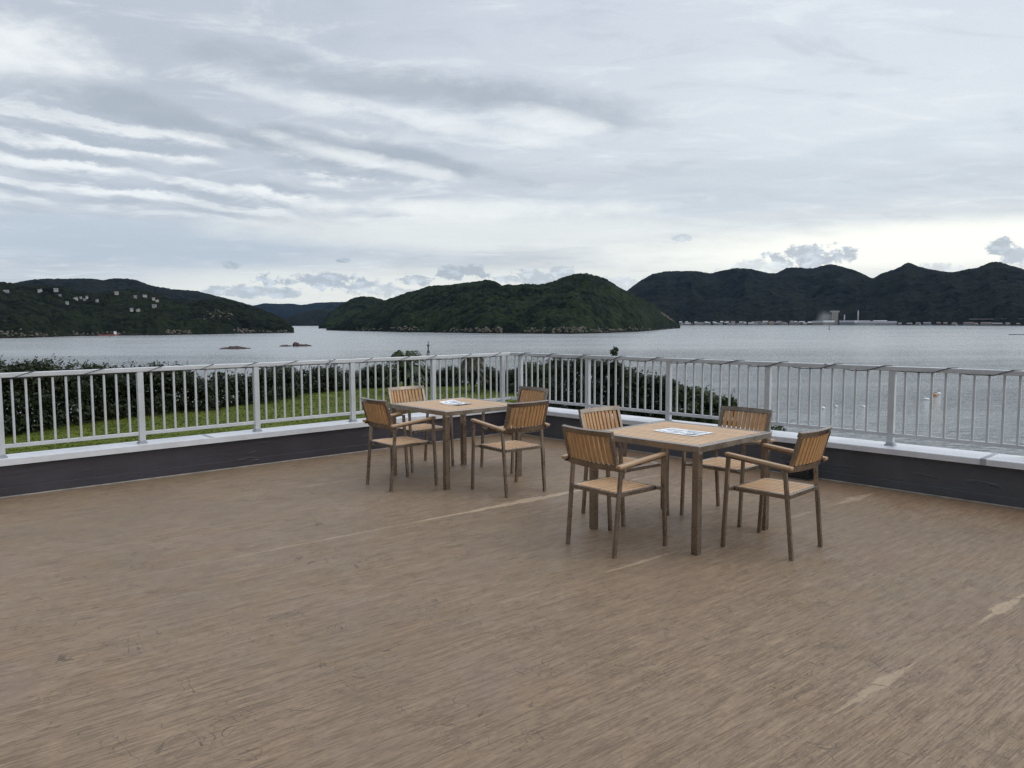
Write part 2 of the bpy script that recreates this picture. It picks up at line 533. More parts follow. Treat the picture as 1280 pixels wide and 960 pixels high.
def deck_mat():
    m, g, b = mat('worn_vinyl_deck_sheet')
    geo = g.new('ShaderNodeNewGeometry')
    P = geo.outputs['Position']
    ang = math.radians(39.0)
    v = g.mapping(P, rot=(0, 0, -ang))            # x along the sheets, y across
    x, y, z = g.xyz(v)
    wx = g.add(x, g.mul(g.sub(g.noise(P, 7.0, 2), 0.5), 0.02))
    grain = g.noise(g.vec(g.mul(wx, 6.0), g.mul(y, 105.0), 0.0), 1.0, 4, 0.70, 0.0)
    grain2 = g.noise(g.vec(g.mul(x, 2.2), g.mul(y, 34.0), 3.0), 1.0, 4, 0.6, 0.0)
    grain3 = g.noise(g.vec(g.mul(x, 26.0), g.mul(y, 240.0), 9.0), 1.0, 2, 0.6, 0.0)
    patch = g.noise(P, 0.55, 4, 0.55, 0.6)
    patch2 = g.noise(P, 2.6, 5, 0.62, 0.8)
    mott = g.noise(g.vec(g.mul(x, 9.0), g.mul(y, 15.0), 5.0), 1.0, 6, 0.72, 1.0)
    speck = g.noise(P, 60.0, 4, 0.7)
    c = g.mix(g.ramp(grain2, 0.36, 0.64), (0.148, 0.113, 0.086), (0.222, 0.175, 0.137))
    c = g.mix(g.ramp(grain, 0.51, 0.62, 0, 0.70), c, (0.300, 0.240, 0.188))
    c = g.mix(g.ramp(grain, 0.46, 0.36, 0, 0.70), c, (0.088, 0.066, 0.050))
    c = g.mix(g.ramp(grain3, 0.54, 0.70, 0, 0.45), c, (0.32, 0.258, 0.205))
    c = g.mix(g.ramp(grain3, 0.46, 0.32, 0, 0.40), c, (0.090, 0.068, 0.052))
    c = g.mix(g.ramp(mott, 0.52, 0.66, 0, 0.42), c, (0.262, 0.212, 0.170))
    c = g.mix(g.ramp(mott, 0.47, 0.34, 0, 0.38), c, (0.105, 0.080, 0.061))
    c = g.mix(g.ramp(speck, 0.62, 0.74, 0, 0.35), c, (0.33, 0.28, 0.23))
    c = g.mix(g.ramp(speck, 0.40, 0.28, 0, 0.35), c, (0.075, 0.058, 0.046))
    c = g.mix(g.ramp(patch, 0.42, 0.68, 0, 0.40), c, (0.150, 0.122, 0.100))
    c = g.mix(g.ramp(patch2, 0.55, 0.75, 0, 0.30), c, (0.225, 0.158, 0.106))
    dl = g.new('ShaderNodeVectorMath', operation='DOT_PRODUCT')
    g.put(dl.inputs[0], P)
    dl.inputs[1].default_value = (-0.727, -0.686, 0)
    wd_ = g.sub(dl.outputs['Value'], -7.455)                # metres from the sea side wall
    rust = g.mul(g.ramp(g.add(wd_, g.mul(g.sub(patch2, 0.5), 2.2)), 1.1, 0.25), 0.5)
    c = g.mix(rust, c, (0.185, 0.118, 0.078))
    hue = g.noise(P, 1.7, 4, 0.6, 0.5)
    c = g.mix(g.ramp(hue, 0.52, 0.70, 0, 0.30), c, (0.180, 0.150, 0.095))
    c = g.mix(g.ramp(hue, 0.46, 0.30, 0, 0.30), c, (0.185, 0.138, 0.125))
    hair = g.noise(g.vec(g.mul(x, 3.0), g.mul(y, 150.0), 31.0), 1.0, 2, 0.5, 0.0)
    c = g.mix(g.ramp(hair, 0.66, 0.74, 0, 0.55), c, (0.35, 0.285, 0.225))
    c = g.mix(g.ramp(hair, 0.33, 0.26, 0, 0.55), c, (0.075, 0.057, 0.044))
    # seams of the sheets every 1.78 m; the edges are worn pale in places
    yy = g.add(y, 0.30)
    row = g.m('ROUND', g.m('DIVIDE', yy, 1.78))
    dist = g.m('ABSOLUTE', g.sub(yy, g.mul(row, 1.78)))
    off = g.sub(yy, g.mul(row, 1.78))
    rg = g.noise(g.vec(g.mul(x, 7.0), g.mul(y, 22.0), 2.5), 1.0, 5, 0.65, 0.4)
    rg2 = g.noise(g.vec(g.mul(x, 30.0), g.mul(y, 90.0), 6.5), 1.0, 4, 0.65)
    worn = None
    for (r_, x0, x1, w_, a_) in WORN:
        mid, hl = (x0 + x1) / 2, (x1 - x0) / 2
        u = g.m('DIVIDE', g.sub(x, mid), hl)
        env = g.m('MAXIMUM', g.sub(1.0, g.m('ABSOLUTE', g.add(u, g.mul(g.sub(rg, 0.5), 0.8)))), 0.0)
        wd = g.mul(g.mul(env, g.ramp(rg, 0.28, 0.65, 0.30, 1.30)), w_)
        f = g.mul(g.m('COMPARE', row, r_, 0.1), g.mul(g.ramp(dist, wd, g.mul(wd, 0.55)), a_))
        worn = f if worn is None else g.m('MAXIMUM', worn, f)
    worn = g.mul(worn, g.ramp(rg2, 0.30, 0.55, 0.55, 1.0))
    c = g.mix(worn, c, g.mix(rg2, (0.30, 0.25, 0.20), (0.47, 0.40, 0.32)))
    wn = g.noise(g.vec(g.mul(x, 0.9), row, 2.5), 1.0, 3, 0.6)
    line = g.ramp(dist, 0.007, 0.002)
    c = g.mix(g.mul(line, g.ramp(wn, 0.35, 0.65, 0.05, 0.30)), c, (0.30, 0.25, 0.20))
    # dark scuffs: broken curved marks
    for (scl, wdt_, gsc, lo_, amt_) in ((3.2, 0.0085, 2.3, 0.52, 0.75), (5.5, 0.012, 1.7, 0.51, 0.6), (2.1, 0.005, 1.3, 0.52, 0.5)):
        sc = g.noise(P, scl, 2, 0.5, 2.0)
        ring = g.ramp(g.m('ABSOLUTE', g.sub(sc, 0.5)), wdt_, wdt_ * 0.25)
        gate = g.ramp(g.noise(P, gsc, 3, 0.6), lo_, lo_ + 0.08)
        c = g.mix(g.mul(g.mul(ring, gate), amt_), c, (0.065, 0.053, 0.046))
    c = g.mix(1.0, c, DECK_TONE, 'MULTIPLY')
    g.put(b.inputs['Base Color'], c)
    g.put(b.inputs['Roughness'], g.ramp(patch2, 0.3, 0.7, 0.42, 0.60))
    b.inputs['Specular IOR Level'].default_value = 0.28
    bump(g, b, g.add(g.mul(grain, 0.6), g.mul(grain2, 0.6)), 0.25, 0.004)
    return m


def membrane_mat(name, col):
    m, g, b = mat(name)
    geo = g.new('ShaderNodeNewGeometry')
    P = geo.outputs['Position']
    n = g.noise(P, 1.6, 4, 0.6)
    n2 = g.noise(g.mapping(P, scale=(1, 1, 5)), 3.0, 3, 0.5, 0.4)
    st = g.noise(g.mapping(P, scale=(9, 9, 0.6)), 1.0, 3, 0.5)
    c = g.mix(g.ramp(n, 0.3, 0.7), tuple(k * 0.86 for k in col), tuple(k * 1.14 for k in col))
    c = g.mix(g.ramp(st, 0.58, 0.75, 0, 0.3), c, tuple(k * 1.5 for k in col))
    g.put(b.inputs['Base Color'], c)
    g.put(b.inputs['Roughness'], g.ramp(n2, 0.3, 0.7, 0.36, 0.52))
    b.inputs['Specular IOR Level'].default_value = 0.35
    bl = g.ramp(n2, 0.64, 0.84)
    bump(g, b, g.add(g.mul(bl, 1.0), g.mul(n2, 0.2)), 0.55, 0.03)
    return m


M['deck'] = deck_mat()
M['kerb_l'] = membrane_mat('purple_grey_waterproof_membrane', (0.044, 0.040, 0.047))
M['kerb_r'] = membrane_mat('slate_grey_waterproof_membrane', (0.072, 0.074, 0.082))


def leaf_mat(name, a, b2, rough=0.5, trans=0.25):
    m, g, b = mat(name)
    geo = g.new('ShaderNodeNewGeometry')
    n = g.noise(geo.outputs['Position'], 0.9, 3, 0.6)
    r = geo.outputs['Random Per Island']
    c = g.mix(g.ramp(g.add(g.mul(n, 0.7), g.mul(r, 0.45)), 0.3, 0.85), a, b2)
    g.put(b.inputs['Base Color'], c)
    b.inputs['Roughness'].default_value = rough
    b.inputs['Specular IOR Level'].default_value = 0.3
    tr = g.new('ShaderNodeBsdfTranslucent')
    g.put(tr.inputs['Color'], c)
    mx = g.new('ShaderNodeMixShader')
    mx.inputs[0].default_value = trans
    g.l.new(b.outputs[0], mx.inputs[1])
    g.l.new(tr.outputs[0], mx.inputs[2])
    out = [k for k in g.n if k.type == 'OUTPUT_MATERIAL'][0]
    g.l.new(mx.outputs[0], out.inputs[0])
    return m


M['leaf_dark'] = leaf_mat('dark_evergreen_leaves', (0.006, 0.010, 0.004), (0.032, 0.046, 0.012))
M['leaf_mid'] = leaf_mat('green_leaves', (0.016, 0.028, 0.008), (0.070, 0.098, 0.024))
M['leaf_olive'] = leaf_mat('olive_fronds', (0.026, 0.030, 0.010), (0.085, 0.078, 0.032))
M['blossom'] = simple('white_blossom', (0.62, 0.60, 0.60), 0.7, 0, 0.1, 3)


def ground_mat():
    m, g, b = mat('lawn_and_slope')
    geo = g.new('ShaderNodeNewGeometry')
    P = geo.outputs['Position']
    z = g.xyz(P)[2]
    n = g.noise(P, 0.35, 5, 0.6)
    n2 = g.noise(P, 4.0, 5, 0.7)
    n3 = g.noise(P, 22.0, 3, 0.7)
    c = g.mix(g.ramp(n, 0.3, 0.7), (0.072, 0.098, 0.011), (0.110, 0.128, 0.018))
    c = g.mix(g.ramp(n2, 0.45, 0.75, 0, 0.5), c, (0.052, 0.072, 0.014))
    c = g.mix(g.ramp(n3, 0.5, 0.8, 0, 0.5), c, (0.105, 0.125, 0.022))
    soil = g.mix(n2, (0.035, 0.032, 0.018), (0.05, 0.055, 0.025))
    c = g.mix(g.ramp(z, -3.5, -4.6), c, soil)
    g.put(b.inputs['Base Color'], c)
    b.inputs['Roughness'].default_value = 0.9
    b.inputs['Specular IOR Level'].default_value = 0.15
    bump(g, b, n3, 0.6, 0.05)
    return m


def forest_mat(name, a, b2, scale=0.012, scar=0.0):
    m, g, b = mat(name)
    geo = g.new('ShaderNodeNewGeometry')
    P = geo.outputs['Position']
    z = g.xyz(P)[2]
    n = g.noise(P, scale, 4, 0.6, 0.5)
    n2 = g.noise(P, scale * 14, 4, 0.65)
    n5 = g.noise(P, scale * 4.5, 3, 0.55, 0.3)
    c = g.mix(g.ramp(g.add(g.mul(n, 0.30), g.add(g.mul(n5, 0.38), g.mul(n2, 0.32))), 0.40, 0.60), a, b2)
    if scar:
        n3 = g.noise(P, scale * 3.3, 5, 0.65, 0.6)
        c = g.mix(g.ramp(n3, 0.70, 0.76, 0, scar), c, (0.12, 0.105, 0.085))
    # bare rock and sea wall at the waterline
    n4 = g.noise(P, 0.03, 4, 0.6)
    sh = g.ramp(g.add(z, g.mul(n4, -9.0)), -20.5, -23.0)
    c = g.mix(g.mul(sh, 0.8), c, (0.055, 0.046, 0.038))
    c = g.mix(g.ramp(z, -16.6, -17.4), c, (0.012, 0.010, 0.009))
    g.put(b.inputs['Base Color'], c)
    b.inputs['Roughness'].default_value = 0.95
    b.inputs['Specular IOR Level'].default_value = 0.08
    bump(g, b, n2, 0.9, 6.0)
    return m


M['ground'] = ground_mat()
M['forest_near'] = forest_mat('forest_near', (0.0015, 0.003, 0.0018), (0.013, 0.018, 0.008), 0.010, 0.25)
M['forest_isle'] = forest_mat('forest_island', (0.002, 0.005, 0.003), (0.019, 0.029, 0.012), 0.009, 0.2)
M['forest_far'] = forest_mat('forest_far', (0.001, 0.002, 0.0015), (0.011, 0.014, 0.009), 0.006, 0.3)


def sea_mat():
    m, g, b = mat('sea_water')
    geo = g.new('ShaderNodeNewGeometry')
    P = geo.outputs['Position']
    big = g.noise(g.mapping(P, rot=(0, 0, 0.3), scale=(0.0035, 0.014, 1)), 1.0, 4, 0.55, 0.8)
    wind = g.ramp(big, 0.35, 0.68)
    px_, py_, pz_ = g.xyz(P)
    off = g.m('SQRT', g.add(g.mul(px_, px_), g.mul(py_, py_)))
    open_ = g.ramp(off, 160, 800)                      # open water is rougher than the lee below the terrace
    w1 = g.noise(g.mapping(P, rot=(0, 0, 0.45), scale=(0.16, 0.42, 1)), 1.0, 3, 0.55, 0.6)
    w2 = g.noise(g.mapping(P, rot=(0, 0, 0.10), scale=(0.5, 0.95, 1)), 1.0, 3, 0.6, 0.4)
    crest = g.sub(1.0, g.m('ABSOLUTE', g.mul(g.sub(w1, 0.5), 3.2)))
    h = g.add(g.mul(crest, 0.55), g.add(g.mul(w1, 0.5), g.mul(w2, 0.35)))
    g.put(b.inputs['Base Color'], g.mix(open_, g.mix(wind, (0.20, 0.213, 0.213), (0.255, 0.27, 0.27)), g.mix(wind, (0.235, 0.246, 0.248), (0.275, 0.285, 0.285))))  # pale base stands in for sky reflection, painted brighter in wind lanes and offshore
    g.put(b.inputs['Roughness'], g.add(g.ramp(open_, 0, 1, 0.06, 0.20), g.mul(wind, 0.07)))
    b.inputs['IOR'].default_value = 1.333
    n = g.new('ShaderNodeBump')
    g.put(n.inputs['Strength'], g.mul(g.ramp(wind, 0, 1, 0.70, 1.0), g.ramp(open_, 0, 1, 1.0, 0.6)))
    n.inputs['Distance'].default_value = SEA_BUMP
    g.put(n.inputs['Height'], h)
    g.l.new(n.outputs[0], b.inputs['Normal'])
    return m


SEA_BUMP = 0.85
M['sea'] = sea_mat()

# ------------------------------------------------------------------ the large setting
SEA = -18.5
LAWN = -3.0
FAR = 12400.0


def build_sea():
    # rings in polar order so that near water has fine faces
    rs = [6, 40, 120, 300, 800, 2000, 5000, FAR]
    nb = 48
    V = [(0, 0, SEA)]
    for r in rs:
        V += [(r * math.sin(2 * math.pi * k / nb), r * math.cos(2 * math.pi * k / nb), SEA) for k in range(nb)]
    F = [(0, 1 + (k + 1) % nb, 1 + k) for k in range(nb)]
    for i in range(len(rs) - 1):
        for k in range(nb):
            a, b = 1 + i * nb + k, 1 + i * nb + (k + 1) % nb
            c, d = a + nb, b + nb
            F += [(a, b, d), (a, d, c)]
    tag(link('sea', np_mesh('sea', V, F), M['sea']), kind='structure')


build_sea()

# edge of the lawn plateau: (photo x, photo y of the far edge, on the lawn level)
EDGE = [(-260, 575), (-120, 560), (0, 547), (40, 542), (146, 524), (280, 511), (380, 494.6), (440, 487), (500, 485), (600, 486), (640, 494)]


def edge_r(az):
    pts = []
    for x, y in EDGE:
        p = at_z(x, y, LAWN)
        pts.append((math.atan2(p.x, p.y), math.hypot(p.x, p.y)))
    a = np.array(pts)
    for x, r in ((700, 36), (760, 32), (820, 28), (880, 25), (925, 21), (960, 15.5), (1020, 13.5), (1280, 10)):
        a = np.vstack([a, [px_dir(x, 500)[0], r]])
    a = np.vstack([a, [1.3, 9.5], [2.0, 12], [math.pi, 40]])
    a = np.vstack([[-math.pi, 40], [-1.6, 30], a])
    return np.interp(az, a[:, 0], a[:, 1])


def ground_z(X, Y):
    r = np.hypot(X, Y)
    az = np.arctan2(X, Y)
    e = edge_r(az) + 4.0 * (az < 0.03) + 2.0
    drop = np.clip((r - e) / 26.0, 0, 1)
    drop = np.where(az > 0.22, np.clip((r - e) / 9.0, 0, 1), drop)
    s = drop * drop * (3 - 2 * drop) * 0.6 + drop * 0.4
    z = LAWN - s * 21.0
    z += (fbm(X / 9, Y / 9, 3) * 0.25) * np.clip((r - 12) / 10, 0, 1)
    return z


def build_ground():
    na, nr = 240, 90
    az = np.linspace(-math.pi, math.pi, na, endpoint=False)
    rr = np.concatenate([[0.5], np.linspace(4, 95, nr - 1)])
    A, Rr = np.meshgrid(az, rr, indexing='ij')
    X, Y = Rr * np.sin(A), Rr * np.cos(A)
    Z = ground_z(X, Y)
    V = np.stack([X, Y, Z], -1).reshape(-1, 3)
    i, j = np.meshgrid(np.arange(na), np.arange(nr - 1), indexing='ij')
    i2 = (i + 1) % na
    F = np.stack([i * nr + j, i * nr + j + 1, i2 * nr + j + 1, i2 * nr + j], -1).reshape(-1, 4)
    tag(link('ground', np_mesh('ground', V, F, True), M['ground']), kind='structure')


build_ground()


# ---- hills: (photo x, photo y) skyline + shoreline
def hill(name, sky, shore, depth, mt, seed, step=1.0, cell=9.0, amp=5.0, gully=0.10, nr=150, gam=0.85, shore_r=None):
    sky = np.array(sky, float)
    xs = np.arange(sky[0, 0], sky[-1, 0] + 0.01, step)
    ys = np.interp(xs, sky[:, 0], sky[:, 1])
    # gentle rounding of the drawn skyline
    k = max(1, int(6 / step))
    ker = np.hanning(2 * k + 1)
    ker /= ker.sum()
    ys = np.convolve(np.pad(ys, k, mode='edge'), ker, mode='valid')
    ae = np.array([px_dir(x, y) for x, y in zip(xs, ys)])
    az, el = ae[:, 0], ae[:, 1]
    if shore_r is None:
        sh = np.array(shore, float)
        sy = np.interp(xs, sh[:, 0], sh[:, 1])
        r0 = np.array([(SEA - CAMH) / math.tan(px_dir(x, y)[1]) for x, y in zip(xs, sy)])
    else:
        sh = np.array(shore_r, float)
        r0 = np.interp(xs, sh[:, 0], sh[:, 1])
    r0 = np.convolve(np.pad(r0, 2 * k, mode='edge'), np.ones(4 * k + 1) / (4 * k + 1), mode='valid')
    r0 = r0 + fbm(xs / 25.0, xs * 0, seed + 50, 4) * depth * 0.05
    zr0 = np.tan(el) * (r0 + depth) + CAMH - SEA
    dep = depth * np.clip(zr0 / np.percentile(zr0, 85), 0.25, 1.1)
    r1 = r0 + dep
    zr = np.maximum(np.tan(el) * r1 + CAMH - SEA - amp * 0.6, 0.5)
    s = np.concatenate([np.linspace(-0.03, 1.0, int(nr * 0.78)), np.linspace(1.0, 1.7, nr - int(nr * 0.78) + 1)[1:]])
    Sg, Az = np.meshgrid(s, az)
    R0, R1, ZR = r0[:, None], r1[:, None], zr[:, None]
    Rr = R0 + (R1 - R0) * Sg
    X, Y = Rr * np.sin(Az), Rr * np.cos(Az)
    t = np.clip(Sg, 0, 1)
    prof = np.sin(t * math.pi / 2) ** gam
    prof = np.where(Sg > 1, 1 - 0.9 * ((Sg - 1) / 0.7) ** 2, prof)
    Z = ZR * prof
    L = depth
    warp = fbm(X / (L * 0.5), Y / (L * 0.5), seed + 7, 3)
    gl = np.abs(fbm(Az * 964 / 60.0 + warp * 0.8, Rr / (L * 1.2), seed, 4))
    env = np.clip(np.sin(np.clip(Sg, 0, 1) * math.pi), 0, 1) ** 0.8
    Z = Z * (1 - gully * 3.2 * gl * env)
    Z += fbm(X / (L * 0.16), Y / (L * 0.16), seed + 11, 4) * ZR * 0.10 * env
    cov = np.clip(Sg * 12, 0, 1)
    Z += amp * crowns(X, Y, cell, seed + 21) * cov + amp * 0.5 * crowns(X, Y, cell * 0.55, seed + 22) * cov
    Z = np.where(Sg < 0, -3.0 + 0 * Z, Z)
    Z += SEA
    n0, n1 = Z.shape
    V = np.stack([X, Y, Z], -1).reshape(-1, 3)
    i, j = np.meshgrid(np.arange(n0 - 1), np.arange(n1 - 1), indexing='ij')
    F = np.stack([i * n1 + j, i * n1 + j + 1, (i + 1) * n1 + j + 1, (i + 1) * n1 + j], -1).reshape(-1, 4)
    tag(link(name, np_mesh(name, V, F, True), mt), kind='structure')

    def on(px, py):
        """the point of this hill seen at (px, py)"""
        a, e = px_dir(px, py)
        c = int(np.clip(np.searchsorted(az, a), 1, n0 - 1))
        rr, zz = Rr[c], Z[c]
        ray = CAMH + rr * math.tan(e)
        hit = np.where((zz >= ray) & (s >= 0))[0]
        q = hit[0] if len(hit) else int(np.argmax(zz / rr))
        return Vector((rr[q] * math.sin(a), rr[q] * math.cos(a), zz[q]))
    return on


hill_left = hill('wooded_hill', [(-330, 372), (-200, 358), (-90, 350), (0, 353), (15, 356), (34, 357.5), (52, 359), (82, 361), (96, 366), (120, 367), (143, 365), (163, 363.5), (189, 366),
                  (203, 373), (226, 378), (257, 376.4), (282, 376), (296, 380), (320, 386), (337, 392), (355, 400.5), (365, 409), (368, 415)],
                 [(-330, 428), (0, 423), (100, 420), (200, 419), (365, 416)], 520, M['forest_near'], 3, 0.9, 11, 5.5, 0.10, 170)
hill('wooded_hill', [(-330, 380), (-100, 366), (0, 358), (15, 355), (35, 351), (58, 349.5), (95, 348.5), (115, 349), (130, 352), (150, 350), (170, 350.5), (188, 357), (215, 362), (230, 363), (245, 364),
     (260, 368), (290, 375.5), (320, 384), (330, 390), (345, 397), (360, 404)], None, 1200, M['forest_far'], 13, 1.0, 20, 7, 0.10, 110, shore_r=[(-330, 3600), (360, 3600)])
hill('wooded_hill', [(250, 392), (290, 386), (318, 382), (330, 379.5), (350, 380), (365, 379.5), (377, 381.5), (395, 378.5), (420, 377.5), (440, 378), (470, 381), (520, 388), (560, 395)],
     None, 1300, M['forest_far'], 23, 1.2, 30, 6, 0.08, 70, shore_r=[(250, 9700), (560, 9700)])
hill('wooded_hill', [(335, 404), (345, 401), (357, 397.5), (375, 392), (390, 388), (405, 387.5), (418, 389), (435, 393), (460, 399), (480, 404)],
     None, 700, M['forest_far'], 33, 1.0, 18, 5, 0.08, 90, shore_r=[(335, 4300), (480, 4300)])
hill('wooded_hill', [(398, 409), (405, 402), (411, 392), (428, 380.6), (441, 373.5), (454, 371), (466, 371.6), (477, 375), (495, 382), (520, 392), (545, 402)],
     None, 420, M['forest_isle'], 43, 0.9, 12, 5, 0.10, 120, shore_r=[(398, 2500), (545, 2500)])
hill('wooded_hill', [(600, 372), (625, 361), (640, 358), (655, 356.5), (680, 360), (720, 372), (760, 390)],
     None, 420, M['forest_isle'], 47, 1.0, 12, 5, 0.08, 90, shore_r=[(600, 2450), (760, 2450)])
hill_isle = hill('wooded_island', [(408, 413), (418, 409), (430, 402), (445, 393.5), (477, 377.5), (510, 367.5), (540, 359), (560, 357.5), (590, 355), (612, 351), (620, 353.5), (628, 359), (648, 358), (672, 357),
                  (691, 353.5), (708, 346), (719, 343), (732, 343), (744, 345), (759, 350.6), (770, 358), (781, 364.7), (798, 372), (817, 381.5), (828, 390), (841, 400), (851, 409)],
                 [(408, 413), (500, 415), (620, 416.8), (720, 417.5), (800, 414.5), (851, 410)], 480, M['forest_isle'], 53, 0.8, 11, 5.5, 0.11, 180)
hill_far = hill('wooded_mountains', [(760, 385), (783, 364.7), (796, 354), (815, 343), (830, 339.7), (845, 339.2), (864, 340), (875, 340), (889, 342.5), (904, 338.4), (919, 335.5), (934, 336), (949, 338.8), (962, 342),
                 (971, 342), (982, 336), (999, 335), (1016, 336), (1027, 333), (1037, 331.2), (1046, 333.5), (1065, 338.4), (1080, 343.4), (1091, 349.3), (1101, 342.4), (1122, 336.8), (1134, 331),
                 (1141, 332.6), (1153, 337.3), (1177, 340.7), (1190, 341.6), (1206, 339), (1223, 335), (1240, 327.5), (1252, 328.5), (1266, 334), (1280, 338), (1330, 345), (1400, 338), (1480, 350), (1600, 372)],
                None, 1500, M['forest_far'], 63, 1.0, 20, 7, 0.15, 150, 0.95, shore_r=[(760, 3800), (1000, 3560), (1280, 3000), (1600, 2500)])


# ---- haze of the sea air
def build_haze():
    m = bpy.data.materials.new('sea_haze')
    m.use_nodes = True
    g = NG(m.node_tree)
    g.n.clear()
    v = g.new('ShaderNodeVolumePrincipled')
    v.inputs['Color'].default_value = (0.15, 0.33, 0.62, 1)
    v.inputs['Density'].default_value = HAZE
    v.inputs['Anisotropy'].default_value = 0.0
    out = g.new('ShaderNodeOutputMaterial')
    g.l.new(v.outputs[0], out.inputs['Volume'])
    b = MB()
    b.box((0, 0, 340), (25000, 25000, 734))
    tag(b.build('haze', m), kind='stuff')


HAZE = 1.3e-5
build_haze()

# ------------------------------------------------------------------ the roof terrace
C0 = Vector((-0.013, 10.876, 0))
AL, AR = math.radians(221.39), math.radians(-46.65)
UL, UR = Vector((math.cos(AL), math.sin(AL), 0)), Vector((math.cos(AR), math.sin(AR), 0))
NL, NR = Vector((-UL.y, UL.x, 0)), Vector((-UR.y, UR.x, 0))
if NL.y > 0: NL = -NL
if NR.y > 0: NR = -NR                                   # both point into the terrace
ZK, ZR = 0.367, 1.113
LEN_L, LEN_R = 13.0, 11.5


def zk(side, t): return ZK + (-0.0036 if side == 'L' else 0.0032) * t
def zr(side, t): return ZR + (-0.0012 if side == 'L' else 0.0020) * t


def meet(pL, dL, pR, dR):
    """corner point where two plan lines cross"""
    A = np.array([[dL.x, -dR.x], [dL.y, -dR.y]])
    t = np.linalg.solve(A, np.array([pR.x - pL.x, pR.y - pL.y]))
    return pL + dL * t[0]


def build_deck():
    # deck slab: inside of the two walls, on a building block down to the lawn
    c = meet(C0 + NL * 0.0, UL, C0 + NR * 0.0, UR)
    a, b = c + UL * LEN_L, c + UR * LEN_R
    back = a + (b - c)
    b_ = MB()
    pts = [c, a, a + Vector((2, -9, 0)), b + Vector((-2, -9, 0)), b]
    b_.poly_prism([Vector((p.x, p.y, 0)) for p in pts], (0, 0, -0.25))
    tag(b_.build('deck_floor', M['deck']), kind='structure')
    b2 = MB()
    b2.poly_prism([Vector((p.x, p.y, -0.254)) for p in pts], (0, 0, LAWN + 0.254 - 0.6))
    bo = b2.build('building', M['concrete'])
    tag(bo, 'concrete building storey that carries the roof terrace', 'building')


build_deck()


def wall(side):
    """low parapet wall with a metal coping"""
    U, N, L = (UL, NL, LEN_L) if side == 'L' else (UR, NR, LEN_R)
    wi0, wi1 = (0.142, 0.075) if side == 'L' else (0.142, 0.165)
    oth_U, oth_N = (UR, NR) if side == 'L' else (UL, NL)
    ci = meet(C0 + NL * 0.142, UL, C0 + NR * 0.142, UR)
    co = meet(C0 - NL * 0.17, UL, C0 - NR * 0.17, UR)
    cci = meet(C0 + NL * 0.184, UL, C0 + NR * 0.184, UR)
    cco = meet(C0 - NL * 0.19, UL, C0 - NR * 0.19, UR)
    rt = empty('parapet_wall', C0)
    T = 6.2
    end_i = C0 + U * L + N * (wi0 + (wi1 - wi0) * min(L / T, 1.3))
    end_o = C0 + U * L - N * 0.17
    zt0, zt1 = zk(side, 0) - 0.056, zk(side, L) - 0.056

    def loft(p4, z0a, z1a, z0b, z1b, b):
        """p4 = inner corner, inner end, outer end, outer corner"""
        lo = [b.bm.verts.new(Vector((p.x, p.y, z))) for p, z in zip(p4, (z0a, z0b, z0b, z0a))]
        hi = [b.bm.verts.new(Vector((p.x, p.y, z))) for p, z in zip(p4, (z1a, z1b, z1b, z1a))]
        b.bm.faces.new(lo[::-1])
        b.bm.faces.new(hi)
        for k in range(4):
            b.bm.faces.new((lo[k], lo[(k + 1) % 4], hi[(k + 1) % 4], hi[k]))
    b = MB()
    loft([p - C0 for p in (ci, end_i, end_o, co)], -0.6, zt0, -0.6, zt1, b)
    b.build('wall_face', M['kerb_l' if side == 'L' else 'kerb_r'], rt)
    # coping in lengths with cover joints
    ei, eo = end_i + N * 0.034, end_o - N * 0.02
    b = MB()
    loft([p - C0 for p in (cci, ei, eo, cco)], zt0 + 0.001, zk(side, 0), zt1 + 0.001, zk(side, L), b)
    bmesh.ops.bevel(b.bm, geom=[e for e in b.bm.edges if all(v.co.z > zt0 + 0.03 for v in e.verts)], offset=0.008, segments=2, affect='EDGES', profile=0.5)
    cap = b.build('coping', M['cap'], rt)
    jp = at_z(265, 545, ZK) if side == 'L' else at_z(1232, 572, ZK + 0.02)
    tj = (jp - C0).dot(U)
    for t in ([tj, tj + 3.6, tj - 3.6] if side == 'L' else [tj, tj + 3.6, tj - 3.4]):
        if t < 0.5 or t > L - 0.2: continue
        q = C0 + U * t
        b = MB()
        off = (wi0 + (wi1 - wi0) * min(t / T, 1.3)) + 0.034
        R = Matrix((U, N, Vector((0, 0, 1)))).transposed()
        mid = (off - 0.19) / 2
        b.box(q - C0 + N * mid + Vector((0, 0, zk(side, t) - 0.027)), (0.045, off + 0.19 + 0.006, 0.060), R, 0.004)
        b.build('coping_joint', M['joint'], cap)
    # sealant bead and turned-up skirting of the membrane
    b = MB()
    p0, p1 = ci + N * 0.008, end_i + N * 0.008
    b.beam(p0 - C0 + Vector((0, 0, 0.006)), p1 - C0 + Vector((0, 0, 0.006)), 0.018, 0.012, bevel=0.002)
    b.build('sealant_bead', M['sealant'], rt)
    b = MB()
    b.beam(p0 - N * 0.003 - C0 + Vector((0, 0, 0.05)), p1 - N * 0.003 - C0 + Vector((0, 0, 0.05)), 0.010, 0.074, bevel=0.003)
    b.build('membrane_skirting', M['kerb_l' if side == 'L' else 'kerb_r'], rt)
    return rt


tag(wall('L'), 'low purple grey parapet wall with white coping beside the lawn', 'wall', 'parapet walls')
tag(wall('R'), 'low slate grey parapet wall with white coping on the open sea side', 'wall', 'parapet walls')


